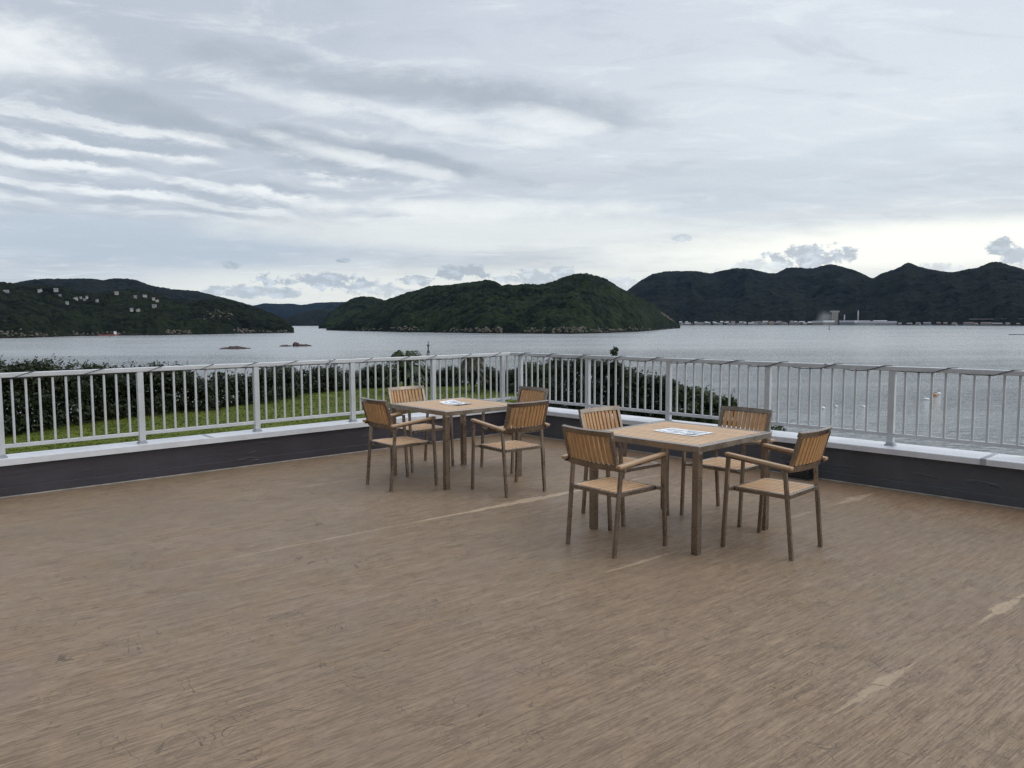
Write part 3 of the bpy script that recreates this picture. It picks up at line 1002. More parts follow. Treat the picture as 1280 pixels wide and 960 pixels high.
def railing(side, s0, sp, n):
    U, N = (UL, NL) if side == 'L' else (UR, NR)
    rt = empty('railing', C0)
    L = s0 + sp * (n - 1) + 0.6
    R = Matrix((U, N, Vector((0, 0, 1)))).transposed()
    P = lambda t, z: U * t + Vector((0, 0, z))
    b = MB()
    b.beam(P(-0.03, zr(side, 0) - 0.0215), P(L, zr(side, L) - 0.0215), 0.062, 0.043, bevel=0.006)
    top = b.build('handrail', M['paint'], rt)
    b = MB()
    b.beam(P(0.0, zk(side, 0) + 0.100), P(L, zk(side, L) + 0.100), 0.028, 0.034, bevel=0.003)
    b.build('bottom_rail', M['paint'], rt)
    pm = bl = None
    hp = ZR - ZK - 0.043
    b = MB()
    b.box((0, 0, hp / 2), (0.058, 0.050, hp), None, 0.004)
    pmesh = b.mesh('post')
    pmesh.materials.append(M['paint'])
    b = MB()
    b.box((0, 0, 0.006), (0.086, 0.080, 0.012), None, 0.003)
    b.box((0, 0, 0.020), (0.068, 0.060, 0.024), None, 0.006)
    plmesh = b.mesh('base_plate')
    plmesh.materials.append(M['joint'])
    hb = ZR - ZK - 0.043 - 0.117
    b = MB()
    b.box((0, 0, hb / 2), (0.0195, 0.018, hb), None, 0.003)
    bmesh_ = b.mesh('baluster')
    bmesh_.materials.append(M['paint'])
    rz = math.atan2(U.y, U.x)
    for k in range(n):
        t = s0 + sp * k
        o = link('post', pmesh, None, rt)
        o.location = P(t, zk(side, t))
        o.rotation_euler = (0, 0, rz)
        o.scale = (1, 1, (zr(side, t) - 0.043 - zk(side, t)) / hp)
        q = link('base_plate', plmesh, None, o)
    ts = [s0 + sp * k + sp * j / 11.0 for k in range(n) for j in range(1, 11)] + [s0 * 0.45]
    for t in ts:
        if t > L: continue
        o = link('baluster', bmesh_, None, rt)
        o.location = P(t, zk(side, t) + 0.117)
        o.rotation_euler = (0, 0, rz)
    # sleeve where two lengths of handrail meet
    p = at_r(411, 448, 9.0) if side == 'L' else at_r(1034, 452, 9.0)
    a = math.atan2(p.x, p.y)
    d = Vector((math.sin(a), math.cos(a), 0))
    A = np.array([[U.x, -d.x], [U.y, -d.y]])
    t = float(np.linalg.solve(A, np.array([-C0.x, -C0.y]))[0])
    b = MB()
    b.box(P(t, zr(side, t) - 0.022), (0.030, 0.068, 0.052), R, 0.003)
    b.build('rail_sleeve', M['joint'], top)
    return rt, L


railL, LL = railing('L', 0.16, 1.1868, 8)
tag(railL, 'pale grey metal railing on the parapet in front of the lawn and hedge', 'railing', 'terrace railings')
railR, LRr = railing('R', 0.192, 1.2416, 7)
tag(railR, 'pale grey metal railing on the parapet facing the open sea', 'railing', 'terrace railings')


def wound_wire(side, pitch, ph, L, label):
    """dark wire wound round the handrail"""
    U, N = (UL, NL) if side == 'L' else (UR, NR)
    rt = MB()
    pts = []
    h, w, g = 0.049, 0.072, 0.003
    r = random.Random(5 if side == 'L' else 9)
    t = ph
    while t < L - 0.5:
        z0 = zr(side, t)
        pc = pitch * r.uniform(0.85, 1.15)
        dx = (0.16 if side == 'R' else -0.16) * r.uniform(0.8, 1.2)
        sag = r.uniform(0.0, 0.014)
        lo = z0 - 0.043 - g
        b0 = t - dx * 0.5
        pts += [(b0, w / 2 * 1.0, lo - 0.001), (t + dx * 0.4, w / 2, z0 + g * 0.5), (t + dx * 0.5, w / 2 - 0.006, z0 + g), (t + dx * 0.75, -w / 2 + 0.004, z0 + g), (t + dx * 0.85, -w / 2, z0 - 0.01), (t + dx, -w / 2, lo)]
        pts += [(t + pc * 0.45, 0.0, lo - sag), (t + pc * 0.70, 0.012, lo - sag * 0.6)]
        t += pc
    V = [U * a + N * b_ + Vector((0, 0, z)) for a, b_, z in pts]
    rt.tube(V, 0.0040, 5)
    o = rt.build('wire', M['wire'])
    o.location = C0
    tag(o, label, 'wire', 'wires wound round the handrails')


wound_wire('L', 0.50, 0.3, 7.4, 'thin dark wire wound round the handrail in front of the lawn')
wound_wire('R', 0.52, 0.25, 7.4, 'thin dark wire wound round the handrail on the open sea side')

# small black fixtures
p = at_z(982, 603, 0)
p = p - NR * 0.0
rt = empty('floor_lamp_box', (0, 0, 0))
tt = (p - C0).dot(UR)
base = C0 + UR * tt + NR * 0.26
rt.location = base
rt.rotation_euler = (0, 0, AR)
b = MB()
b.box((0, 0, 0.085), (0.23, 0.13, 0.15), None, 0.012)
b.build('housing', M['black'], rt)
b = MB()
b.box((0, 0, 0.005), (0.26, 0.16, 0.010), None, 0.003)
b.build('base_plate', M['dark_steel'], rt)
b = MB()
b.tube([(-0.10, 0, 0.162), (-0.10, 0, 0.195), (0.10, 0, 0.195), (0.10, 0, 0.162)], 0.006, 6)
b.build('handle', M['black'], rt)
tag(rt, 'small black box standing on the deck against the sea side parapet', 'box')
q = at_z(1276, 582, ZK + 0.02)
tt = (q - C0).dot(UR) + 0.07
rt = empty('spotlight', C0 + UR * tt - NR * 0.10 + Vector((0, 0, zk('R', tt))), AR)
b = MB()
b.box((0, 0, 0.050), (0.24, 0.10, 0.060), None, 0.008)
b.build('housing', M['black'], rt)
b = MB()
b.box((-0.05, 0, 0.010), (0.03, 0.06, 0.02), None, 0.002)
b.box((0.05, 0, 0.010), (0.03, 0.06, 0.02), None, 0.002)
b.build('bracket', M['dark_steel'], rt)
tag(rt, 'flat black fixture lying on the coping under the sea side railing', 'light fixture')


# ------------------------------------------------------------------ chairs and tables
def make_chair():
    rt = empty('garden_chair')
    # seat: frame + slats
    b = MB()
    zs = 0.408
    b.beam((-0.197, -0.205, zs), (-0.197, 0.205, zs), 0.024, 0.028)
    b.beam((0.188, -0.205, zs), (0.188, 0.205, zs), 0.024, 0.028)
    for s in (-1, 1):
        b.beam((-0.185, s * 0.208, zs), (0.176, s * 0.208, zs), 0.024, 0.028)
        b.beam((0.184, s * 0.196, zs - 0.002), (0.214, s * 0.252, zs - 0.002), 0.020, 0.022)     # stub to the front leg
    seat = b.build('seat', M['frame'], rt)
    b = MB()
    n = 9
    wdt = 0.392 / n
    for k in range(n):
        y = -0.196 + wdt * (k + 0.5)
        b.box((-0.0045, y, zs + 0.006), (0.359, wdt - 0.013, 0.018), None, 0.0012)
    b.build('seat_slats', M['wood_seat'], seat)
    # backrest: curved panel in a frame, leaning back
    lean = math.radians(16.3)
    z0, z1, hw = 0.574, 0.838, 0.228
    Rl = Matrix.Rotation(-lean, 3, 'Y')

    def bp(y, h, dx=0.0):
        """point on the back: y across, h along its height"""
        x = -0.198 + 0.036 * (y / hw) ** 2 - 0.036
        return Vector((x, y, z0)) + Rl @ Vector((dx, 0, h))
    H = (z1 - z0) / math.cos(lean)
    b = MB()
    nseg = 8
    up = Rl @ Vector((0, 0, 1))
    for hh, hgt in ((H - 0.017, 0.034), (0.020, 0.040)):
        ys = np.linspace(-hw, hw, nseg + 1)
        rows = []
        for y in ys:
            rows.append([b.bm.verts.new(bp(y, hh + dh, dxx)) for dxx, dh in ((-0.012, -hgt / 2), (0.012, -hgt / 2), (0.012, hgt / 2), (-0.012, hgt / 2))])
        for a, c in zip(rows, rows[1:]):
            for k in range(4):
                b.bm.faces.new((a[k], a[(k + 1) % 4], c[(k + 1) % 4], c[k]))
        b.bm.faces.new(rows[0][::-1])
        b.bm.faces.new(rows[-1])
    for s in (-1, 1):
        b.beam(bp(s * (hw - 0.014), 0.041), bp(s * (hw - 0.014), H - 0.0345), 0.028, 0.0225, up=(1, 0, 0.2), bevel=0.002)
    back = b.build('backrest', M['frame'], rt)
    b = MB()
    n = 10
    inner = hw - 0.030
    wdt = 2 * inner / n
    for k in range(n):
        y = -inner + wdt * (k + 0.5)
        sl = 2 * 0.036 * y / hw ** 2
        d = Vector((sl, 1, 0)).normalized()
        upv = up
        nx = d.cross(upv)
        R = Matrix((nx, d, upv)).transposed()
        b.box((bp(y, 0.042) + bp(y, H - 0.0355)) / 2, (0.016, wdt - 0.0120, H - 0.0785), R, 0.002)
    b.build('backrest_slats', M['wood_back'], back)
    # legs
    for s in (-1, 1):
        b = MB()
        b.beam((-0.233, s * 0.217, 0.006), (-0.178, s * 0.222, 0.588), 0.022, 0.026, up=(1, 0, 0))
        b.box((-0.2333, s * 0.217, 0.004), (0.024, 0.022, 0.008), None, 0.001)
        b.build('leg', M['frame'], rt)
        b = MB()
        b.beam((0.240, s * 0.256, 0.006), (0.206, s * 0.262, 0.628), 0.022, 0.026, up=(1, 0, 0))
        b.box((0.2403, s * 0.256, 0.004), (0.024, 0.022, 0.008), None, 0.001)
        b.build('leg', M['frame'], rt)
        # armrest: wooden bar on a thin metal support
        b = MB()
        b.beam((-0.245, s * 0.254, 0.605), (0.226, s * 0.264, 0.650), 0.044, 0.022, bevel=0.006)
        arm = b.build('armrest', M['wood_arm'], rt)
        b = MB()
        b.beam((-0.230, s * 0.250, 0.587), (0.190, s * 0.261, 0.628), 0.020, 0.014, bevel=0.002)
        b.beam((-0.182, s * 0.236, 0.580), (-0.182, s * 0.266, 0.580), 0.024, 0.020, bevel=0.002)
        b.build('armrest_support', M['frame'], arm)
    return rt


CHAIRS = [   # centre of the four feet, facing, label
    ((0.705, 5.262), 40.0, 'armchair seen from behind at the near table, on its left front side'),
    ((0.888, 6.085), -51.0, 'armchair facing the camera behind the near table on its left side'),
    ((1.795, 5.200), 134.5, 'armchair turned left at the right front side of the near table'),
    ((1.706, 6.050), 223.4, 'armchair facing the camera behind the near table, next to the sea railing'),
    ((-1.070, 7.272), 39.6, 'armchair seen from behind at the far table, the leftmost of all chairs'),
    ((-0.990, 8.215), -50.0, 'armchair facing the camera behind the far table on its left, before the lawn'),
    ((-0.020, 7.012), 127.5, 'armchair seen from behind at the right front side of the far table'),
    ((0.020, 8.105), 219.0, 'armchair facing the camera behind the far table, right below the railing corner'),
]
proto = make_chair()
for i, ((x, y), a, lab) in enumerate(CHAIRS):
    o = proto if i == 0 else dup(proto)
    o.location = (x, y, 0)
    o.rotation_euler = (0, 0, math.radians(a))
    tag(o, lab, 'chair', 'slatted armchairs round the two tables')

TW, TH = 0.953, 0.730


def make_table():
    rt = empty('garden_table')
    h = TW / 2
    b = MB()
    e = 0.052
    zc = TH - 0.0215
    for s in (-1, 1):
        b.beam((-h, s * (h - e / 2), zc), (h, s * (h - e / 2), zc), e, 0.043, bevel=0.004)
        b.beam((s * (h - e / 2), -h + e, zc), (s * (h - e / 2), h - e, zc), e, 0.043, bevel=0.004)
    top = b.build('tabletop', M['frame_top'], rt)
    b = MB()
    n = 17
    inner = h - e - 0.002
    w = 2 * inner / n
    for k in range(n):
        x = -inner + w * (k + 0.5)
        b.box((x, 0, TH - 0.011), (w - 0.015, 2 * inner, 0.020), None, 0.0012)
    b.build('tabletop_slats', M['wood_table'], top)
    b = MB()
    for y in (-0.22, 0.22):
        b.beam((-h + 0.01, y, TH - 0.034), (h - 0.01, y, TH - 0.034), 0.04, 0.020)
    b.build('cross_bar', M['frame'], top)
    for sx in (-1, 1):
        for sy in (-1, 1):
            b = MB()
            q = h - 0.030
            b.box((sx * q, sy * q, (TH - 0.044) / 2 + 0.004), (0.050, 0.050, TH - 0.052), None, 0.004)
            b.box((sx * q, sy * q, 0.004), (0.046, 0.046, 0.008), None, 0.001)
            b.build('leg', M['frame'], rt)
    return rt


M['frame_top'] = simple('bronze_anodised_top', (0.32, 0.272, 0.225), 0.30, 0.85, 0.10, 9, 0.5, 0.05)
t1 = make_table()
t1.location = (1.2387, 5.6484, 0)
t1.rotation_euler = (0, 0, 0.7545)
tag(t1, 'square slatted table with a large printed sheet, the nearer of two', 'table', 'square slatted tables')
t2 = dup(t1)
t2.location = (-0.5682, 7.6655, 0)
t2.rotation_euler = (0, 0, 0.7237)
tag(t2, 'square slatted table with a small crumpled sheet, the farther of two', 'table', 'square slatted tables')


def sheet(corners, label, seed, curl):
    """printed sheet lying on a table; corners left, back, right, front"""
    r = random.Random(seed)
    l, bk, rg, fr = corners
    n = 10
    o = (l + bk + rg + fr) / 4

    def P(u, v, dz=0.0):
        q = l.lerp(fr, u).lerp(bk.lerp(rg, u), v)
        lift = curl * (max(0, 0.35 - u) ** 2 + max(0, u - 0.7) ** 2 * 0.7) * 1.2
        return q - o + Vector((0, 0, lift + dz))
    b = MB()
    for dz, flip in ((0.0016, False), (0.0006, True)):
        vs = [[b.bm.verts.new(P(i / n, j / n, dz)) for j in range(n + 1)] for i in range(n + 1)]
        for i in range(n):
            for j in range(n):
                f = (vs[i][j], vs[i + 1][j], vs[i + 1][j + 1], vs[i][j + 1])
                b.bm.faces.new(f[::-1] if flip else f)
    pr = b.build('paper_sheet', M['paper'])
    pr.location = o
    ink, gry = MB(), MB()
    for row in range(7):
        v = 0.12 + row * 0.115
        u = 0.08
        while u < 0.9:
            w = r.uniform(0.03, 0.13)
            if r.random() < 0.72:
                t = ink if r.random() < 0.25 else gry
                hh = r.uniform(0.045, 0.080)
                c = [P(u, v, 0.0024), P(min(u + w, .94), v, 0.0024), P(min(u + w, .94), v + hh, 0.0024), P(u, v + hh, 0.0024)]
                t.bm.faces.new([t.bm.verts.new(k) for k in c])
            u += w + 0.02
    c = [P(*k, 0.0028) for k in ((0.72, 0.10), (0.90, 0.16), (0.92, 0.34), (0.74, 0.30))]
    ink.bm.faces.new([ink.bm.verts.new(k) for k in c])
    ink.build('dark_print', M['ink'], pr)
    gry.build('grey_print', M['ink_grey'], pr)
    tag(pr, label, 'paper', 'printed sheets on the tables')


sheet([at_z(x, y, TH) for x, y in ((815.5, 538.6), (841, 535.3), (893.5, 541.2), (868, 545.6))], 'white printed sheet lying flat on the nearer table', 3, 0.02)
sheet([at_z(x, y, TH) for x, y in ((549, 504.0), (567, 501.2), (592, 504.8), (571, 507.2))], 'white printed sheet with curled edge on the farther table', 5, 0.09)


# ------------------------------------------------------------------ planting beyond the railing
def leaves(centres, radii, n, size, flat=0.55, seed=1, shell=0.45):
    """leaf faces spread through ellipsoids; returns verts, quads"""
    r = np.random.default_rng(seed)
    centres = np.asarray(centres, float)
    radii = np.asarray(radii, float)
    vol = np.prod(radii, 1) ** (2 / 3)
    which = r.choice(len(centres), n, p=vol / vol.sum())
    d = r.normal(size=(n, 3))
    d /= np.linalg.norm(d, axis=1)[:, None]
    rad = (shell + (1 - shell) * r.random(n) ** 0.5) * (1 + 0.22 * r.normal(size=n) * (r.random(n) < 0.35))
    c = centres[which] + d * rad[:, None] * radii[which]
    nrm = d + r.normal(size=(n, 3)) * 0.7 + np.array([0, 0, flat])
    nrm /= np.linalg.norm(nrm, axis=1)[:, None]
    t = np.cross(nrm, r.normal(size=(n, 3)))
    t /= np.linalg.norm(t, axis=1)[:, None]
    bt = np.cross(nrm, t)
    s = size * (0.6 + 0.8 * r.random(n))[:, None]
    V = np.stack([c - t * s, c + bt * s * 0.42, c + t * s, c - bt * s * 0.42], 1).reshape(-1, 3)
    F = np.arange(4 * n).reshape(n, 4)
    return V, F


def sprigs(tops, n, size, seed):
    """leafy shoots poking out of a crown: (x, y, z0, z1)"""
    r = np.random.default_rng(seed)
    Vs, Fs, k = [], [], 0
    for (x, y, z0, z1) in tops:
        ln = r.normal(0, 0.12, 2)
        for i in range(n):
            f = r.random()
            c = np.array([x + ln[0] * f, y + ln[1] * f, z0 + (z1 - z0) * f])
            d = r.normal(size=3)
            d[2] = abs(d[2]) * 0.8 + 0.2
            d /= np.linalg.norm(d)
            sd = np.cross(d, r.normal(size=3))
            sd /= np.linalg.norm(sd)
            s = size * (0.7 + 0.6 * r.random()) * (1.15 - 0.5 * f)
            Vs += [c, c + d * s + sd * s * 0.36, c + d * 2 * s, c + d * s - sd * s * 0.36]
            Fs.append((k, k + 1, k + 2, k + 3))
            k += 4
    return np.array(Vs), np.array(Fs)


def join(*vf):
    V, F, k = [], [], 0
    for v, f in vf:
        V.append(v)
        F.append(np.asarray(f) + k)
        k += len(v)
    return np.vstack(V), np.vstack(F)


def stems(b, base, tips, r0):
    for t in tips:
        base_ = Vector(base)
        t = Vector(t)
        mid = base_.lerp(t, 0.5) + Vector((random.uniform(-.15, .15), random.uniform(-.15, .15), 0.1))
        b.tube([base_, mid, t], [r0, r0 * 0.65, r0 * 0.25], 6)


def bush(name, label, cat, cols, leaf, size, n, seed, group, depth=1.6, shoots=0, shell=0.35, zb=None):
    """cols: (photo x, photo y of top, distance, half width in m) lumps of one plant"""
    r = np.random.default_rng(seed)
    x0 = np.mean([c[0] for c in cols])
    d0 = np.mean([c[2] for c in cols])
    a0 = px_dir(x0, 480)[0]
    ox, oy = d0 * math.sin(a0), d0 * math.cos(a0)
    gz = float(ground_z(np.array([ox]), np.array([oy]))[0]) if zb is None else zb
    C, Rd, sh, tips = [], [], [], []
    for (px, py, d, hw) in cols:
        top = at_r(px, py, d)
        H = top.z - gz
        lx, ly = top.x - ox, top.y - oy
        m = max(2, int(round(H / (hw * 1.1))))
        for k in range(m):
            f = (k + 0.5) / m
            C.append((lx + r.normal(0, 0.12 * hw), ly + r.normal(0, 0.15 * hw), H * f * 0.98))
            w = hw * (1.15 - 0.5 * f ** 2)
            Rd.append((w, w * 1.1, H / m * 0.62))
        C.append((lx, ly, H - hw * 0.42))
        Rd.append((hw * 0.62, hw * 0.7, hw * 0.42))
        for j in range(3):
            C.append((lx + r.normal(0, 0.45 * hw), ly + r.normal(0, 0.4 * hw), H - hw * (0.55 + 0.4 * r.random())))
            Rd.append((hw * 0.42, hw * 0.42, hw * 0.34))
        for j in range(shoots):
            qx, qy = lx + r.normal(0, 0.5 * hw), ly + r.normal(0, 0.4 * hw)
            sh.append((qx, qy, H - 0.5 * hw, H + 0.30 * hw * r.random()))
        tips.append((lx, ly, H * 0.85))
    vf = [leaves(C, Rd, n, size, 0.5, seed, shell)]
    if sh:
        vf.append(sprigs(sh, 16, size * 0.8, seed + 1))
    V, F = join(*vf)
    V[:, 2] = np.maximum(V[:, 2], 0.02)
    rt = empty(name, (ox, oy, gz))
    tag(rt, label, cat, group)
    link('crown', np_mesh('crown', V, F), leaf, rt)
    if name == 'hedge':
        return rt
    b = MB()
    for t in tips[:14]:
        q = Vector((0, 0, -0.15))
        stems(b, q, [t, (t[0] + r.normal(0, .3), t[1] + r.normal(0, .3), t[2] * 0.8)], 0.05)
    b.build('trunk', M['bark'], rt)
    return rt


def edge_d(px):
    return float(edge_r(np.array([px_dir(px, 480)[0]]))[0])


HT = [(-90, 450), (-40, 452), (0, 454), (30, 454), (65, 453), (85, 463), (95, 459), (115, 453), (137, 456), (160, 461), (185, 454), (215, 458), (240, 463), (262, 471), (275, 464), (300, 463), (318, 464), (330, 460),
      (345, 461), (365, 457), (382, 468), (395, 461), (412, 455), (425, 463), (445, 467)]
hx = np.array([h[0] for h in HT], float)
hy = np.array([h[1] for h in HT], float)


def hedge_cols(a, b, step):
    out = []
    x = a
    rr = np.random.default_rng(int(a) + 300)
    while x < b:
        d = edge_d(x) + 0.9 + rr.normal(0, 0.25)
        hw = 0.95 * rr.uniform(0.75, 1.2)
        out.append((x, np.interp(x, hx, hy) + rr.normal(0, 3.0), d, hw))
        out.append((x + 8, np.interp(x + 8, hx, hy) + 6 + rr.normal(0, 3), d + 1.4, hw))
        x += hw * 1.25 * 964 / d
    return out


g0 = 'hedge shrubs along the far edge of the lawn'
bush('hedge', 'tallest dark leafy hedge at the left end of the lawn behind the railing', 'hedge', hedge_cols(-95, 150, 1), M['leaf_dark'], 0.095, 34000, 11, g0, shoots=5)
bush('hedge', 'dark hedge with white flowers along the middle of the lawn edge', 'hedge', hedge_cols(160, 318, 1), M['leaf_dark'], 0.095, 24000, 12, g0, shoots=4)
bush('hedge', 'lower gappy dark hedge at the far lawn end, left of the far table', 'hedge', hedge_cols(328, 450, 1), M['leaf_dark'], 0.095, 17000, 13, g0, shoots=4)
# a few white flowers on the hedge face
V, F = [], []
k = 0
r = np.random.default_rng(4)
bl = []
for i in range(75):
    px, py = (r.uniform(215, 300), r.uniform(488, 506)) if i < 55 else (r.uniform(0, 110), r.uniform(490, 538))
    d = edge_d(px) - 0.25
    py = min(py, 540)
    q = at_r(px, py, d)
    q.z = max(q.z, LAWN + 0.3)
    bl.append(q)
for q in bl:
    s = r.uniform(0.02, 0.04)
    for m_ in range(3):
        d = r.normal(size=3)
        d /= np.linalg.norm(d)
        t = np.cross(d, r.normal(size=3))
        t /= np.linalg.norm(t)
        u = np.cross(d, t)
        c = np.array(q)
        V += [c - t * s, c + u * s, c + t * s, c - u * s]
        F.append((k, k + 1, k + 2, k + 3))
        k += 4
hedge2 = [o for o in COL.objects if o.get('label', '').startswith('dark hedge with white')][0]
fl = link('blossoms', np_mesh('blossoms', np.array(V) - np.array(hedge2.location), F), M['blossom'], hedge2)
fl['kind'] = 'stuff'


def frond_shrub(label, px, top, d, spread, seed, nfr, leaf):
    """palm-like shrub: short trunk and a fountain of narrow fronds"""
    r = np.random.default_rng(seed)
    a = px_dir(px, 480)[0]
    ox, oy = d * math.sin(a), d * math.cos(a)
    gz = float(ground_z(np.array([ox]), np.array([oy]))[0])
    H = at_r(px, top, d).z - gz
    Vs, Fs, k = [], [], 0
    for i in range(nfr):
        az = r.uniform(0, 2 * math.pi)
        rise = r.uniform(0.2, 1.0)
        L = spread * r.uniform(0.75, 1.15)
        h0 = H * r.uniform(0.12, 0.60)
        dirv = np.array([math.cos(az), math.sin(az)])
        nseg = 9
        prev = None
        for j in range(nseg + 1):
            f = j / nseg
            rad = L * f * (0.55 + 0.45 * (1 - rise))
            z = h0 + (H - h0) * rise * (1 - (1 - min(1, f * 1.5)) ** 2) - 0.55 * L * max(0, f - 0.55) ** 2 * 2
            p_ = np.array([dirv[0] * rad, dirv[1] * rad, z])
            if prev is not None:
                ax = p_ - prev
                sd = np.cross(ax, [0, 0, 1.0])
                sd /= (np.linalg.norm(sd) + 1e-6)
                for sgn in (-1, 1):
                    for mm in range(2):
                        c = prev + ax * (0.5 * mm)
                        tip = c + sd * sgn * 0.26 * (1.1 - 0.7 * f) + ax * 0.9 + np.array([0, 0, -0.05 - 0.1 * r.random()])
                        Vs += [c, c + ax * 0.28, tip, c - ax * 0.05 + sd * sgn * 0.05]
                        Fs.append((k, k + 1, k + 2, k + 3))
                        k += 4
            prev = p_
    rt = empty('palm_shrub', (ox, oy, gz))
    tag(rt, label, 'palm shrub', 'palm-like shrubs by the hedge')
    link('fronds', np_mesh('fronds', Vs, Fs), leaf, rt)
    b = MB()
    b.tube([(0, 0, -0.1), (0.03, 0.02, H * 0.3), (0, 0, H * 0.55)], [0.16, 0.13, 0.08], 8)
    b.build('trunk', M['bark'], rt)


frond_shrub('dark green palm-like shrub standing above the railing left of the beacon', 508, 437, 50.0, 1.7, 31, 120, M['leaf_mid'])
frond_shrub('brownish olive palm-like shrub above the far table, right of the beacon', 591, 443, 50.0, 1.25, 32, 110, M['leaf_olive'])
g1 = 'bushes behind the railing'
bush('bush', 'low dark bush between hedge and dark green palm shrub', 'bush', [(462, 458, 54, .8), (474, 456, 54, .9), (488, 463, 54.5, .8)], M['leaf_dark'], 0.09, 5200, 41, g1, shoots=2)
bush('bush', 'dark bush between the two palm-like shrubs', 'bush', [(530, 458, 54, .7), (546, 463, 54, .9), (562, 458, 54, .9), (574, 462, 54, .7)], M['leaf_dark'], 0.09, 6500, 42, g1, shoots=2)
bush('bush', 'ragged dark bush right behind the railing corner', 'bush', [(612, 459, 52, .8), (624, 466, 51, .6), (637, 463, 50, .8), (649, 460, 49, .8)], M['leaf_dark'], 0.09, 6500, 43, g1, shoots=3)
bush('bush', 'olive tinted bush just right of the railing corner', 'bush', [(661, 453, 44, .7), (675, 455, 43, .8), (690, 452, 42, .7)], M['leaf_mid'], 0.09, 7000, 44, g1, shoots=3)
bush('bush', 'tall twiggy dark bush with pale gaps behind the sea railing', 'bush', [(697, 447, 38, .55), (710, 450, 37, .75), (724, 447, 37, .65), (738, 448, 36, .7)], M['leaf_dark'], 0.085, 8500, 45, g1, shoots=4)
bush('bush', 'dark bush with one tall shoot rising over the handrail', 'bush', [(752, 451, 34, .6), (768, 436, 33.5, .22), (770, 452, 33.5, .55), (784, 459, 33, .6)], M['leaf_dark'], 0.085, 8500, 46, g1, shoots=3)
bush('bush', 'dark bush of medium height behind the middle of the sea railing', 'bush', [(797, 465, 30, .55), (812, 469, 29.5, .6), (827, 471, 29, .6), (840, 474, 28.5, .45)], M['leaf_dark'], 0.08, 9500, 47, g1, shoots=2)
bush('bush', 'round brighter green bush at the right end of the shrubs', 'bush', [(852, 482, 26, .5), (868, 483, 25.5, .55), (884, 488, 25, .55), (899, 494, 24.6, .45), (914, 497, 24.3, .3)], M['leaf_mid'], 0.075, 11000, 48, g1, shoots=2, zb=-3.6)
bush('bush', 'small green plant tip just over the coping beside the near right chair', 'bush', [(966, 533.5, 13.2, .14), (974, 532.5, 13.2, .12)], M['leaf_mid'], 0.05, 900, 49, g1, shoots=1)


# short grass on the lawn (what nobody could count)
def build_grass():
    r = np.random.default_rng(77)
    n = 60000
    az = r.uniform(px_dir(-120, 500)[0], px_dir(700, 500)[0], n)
    rr = 14 + (60 - 14) * r.random(n) ** 0.8
    ok = rr < edge_r(az) + 0.8
    az, rr = az[ok], rr[ok]
    X, Y = rr * np.sin(az), rr * np.cos(az)
    Z = ground_z(X, Y)
    n = len(X)
    h = 0.02 + 0.03 * r.random(n)
    a = r.uniform(0, 2 * math.pi, n)
    w = 0.03 + 0.05 * r.random(n)
    dx, dy = np.cos(a) * w, np.sin(a) * w
    tx, ty = r.normal(0, 0.03, n), r.normal(0, 0.03, n)
    c = np.stack([X, Y, Z], -1)
    V = np.stack([c + np.stack([-dx, -dy, 0 * dx], -1), c + np.stack([dx, dy, 0 * dx], -1), c + np.stack([tx, ty, h], -1)], 1).reshape(-1, 3)
    o = link('grass', np_mesh('grass', V, np.arange(3 * n).reshape(n, 3)), leaf_mat('lawn_grass', (0.066, 0.092, 0.011), (0.108, 0.126, 0.019), 0.7, 0.4))
    tag(o, 'short green lawn grass below the terrace', 'grass', kind='stuff')


build_grass()


# ------------------------------------------------------------------ houses, town and works across the water
def house(pos, w, d, h, rz, wall_m, roof_m, label, group, cat='house', flat=False, storeys=2, name='house'):
    rt = empty(name, pos, rz)
    tag(rt, label, cat, group)
    b = MB()
    b.box((0, 0, h / 2 - 0.75), (w, d, h + 1.5), None, 0.0)
    wl = b.build('wall', wall_m, rt)
    b = MB()
    if flat:
        b.box((0, 0, h + 0.3), (w * 1.03, d * 1.03, 0.55))
        b.box((w * 0.22, 0, h + 1.2), (w * 0.22, d * 0.3, 1.3))
    else:
        ov, rh = 0.5, min(w, d) * 0.30
        pts = [Vector((-w / 2 - ov, -d / 2 - ov, h)), Vector((-w / 2 - ov, d / 2 + ov, h)), Vector((-w / 2 - ov, 0, h + rh))]
        b.poly_prism(pts, (w + 2 * ov, 0, 0))
    b.build('roof', roof_m, rt)
    nw = max(2, int(w / 4))
    for s in range(storeys):
        for k in range(nw):
            b = MB()
            b.box((-w / 2 + w * (k + 0.5) / nw, -d / 2 - 0.02, h * (s + 0.55) / storeys), (w / nw * 0.34, 0.12, h / storeys * 0.34))
            b.build('window', M['glass_far'], rt)
    return rt


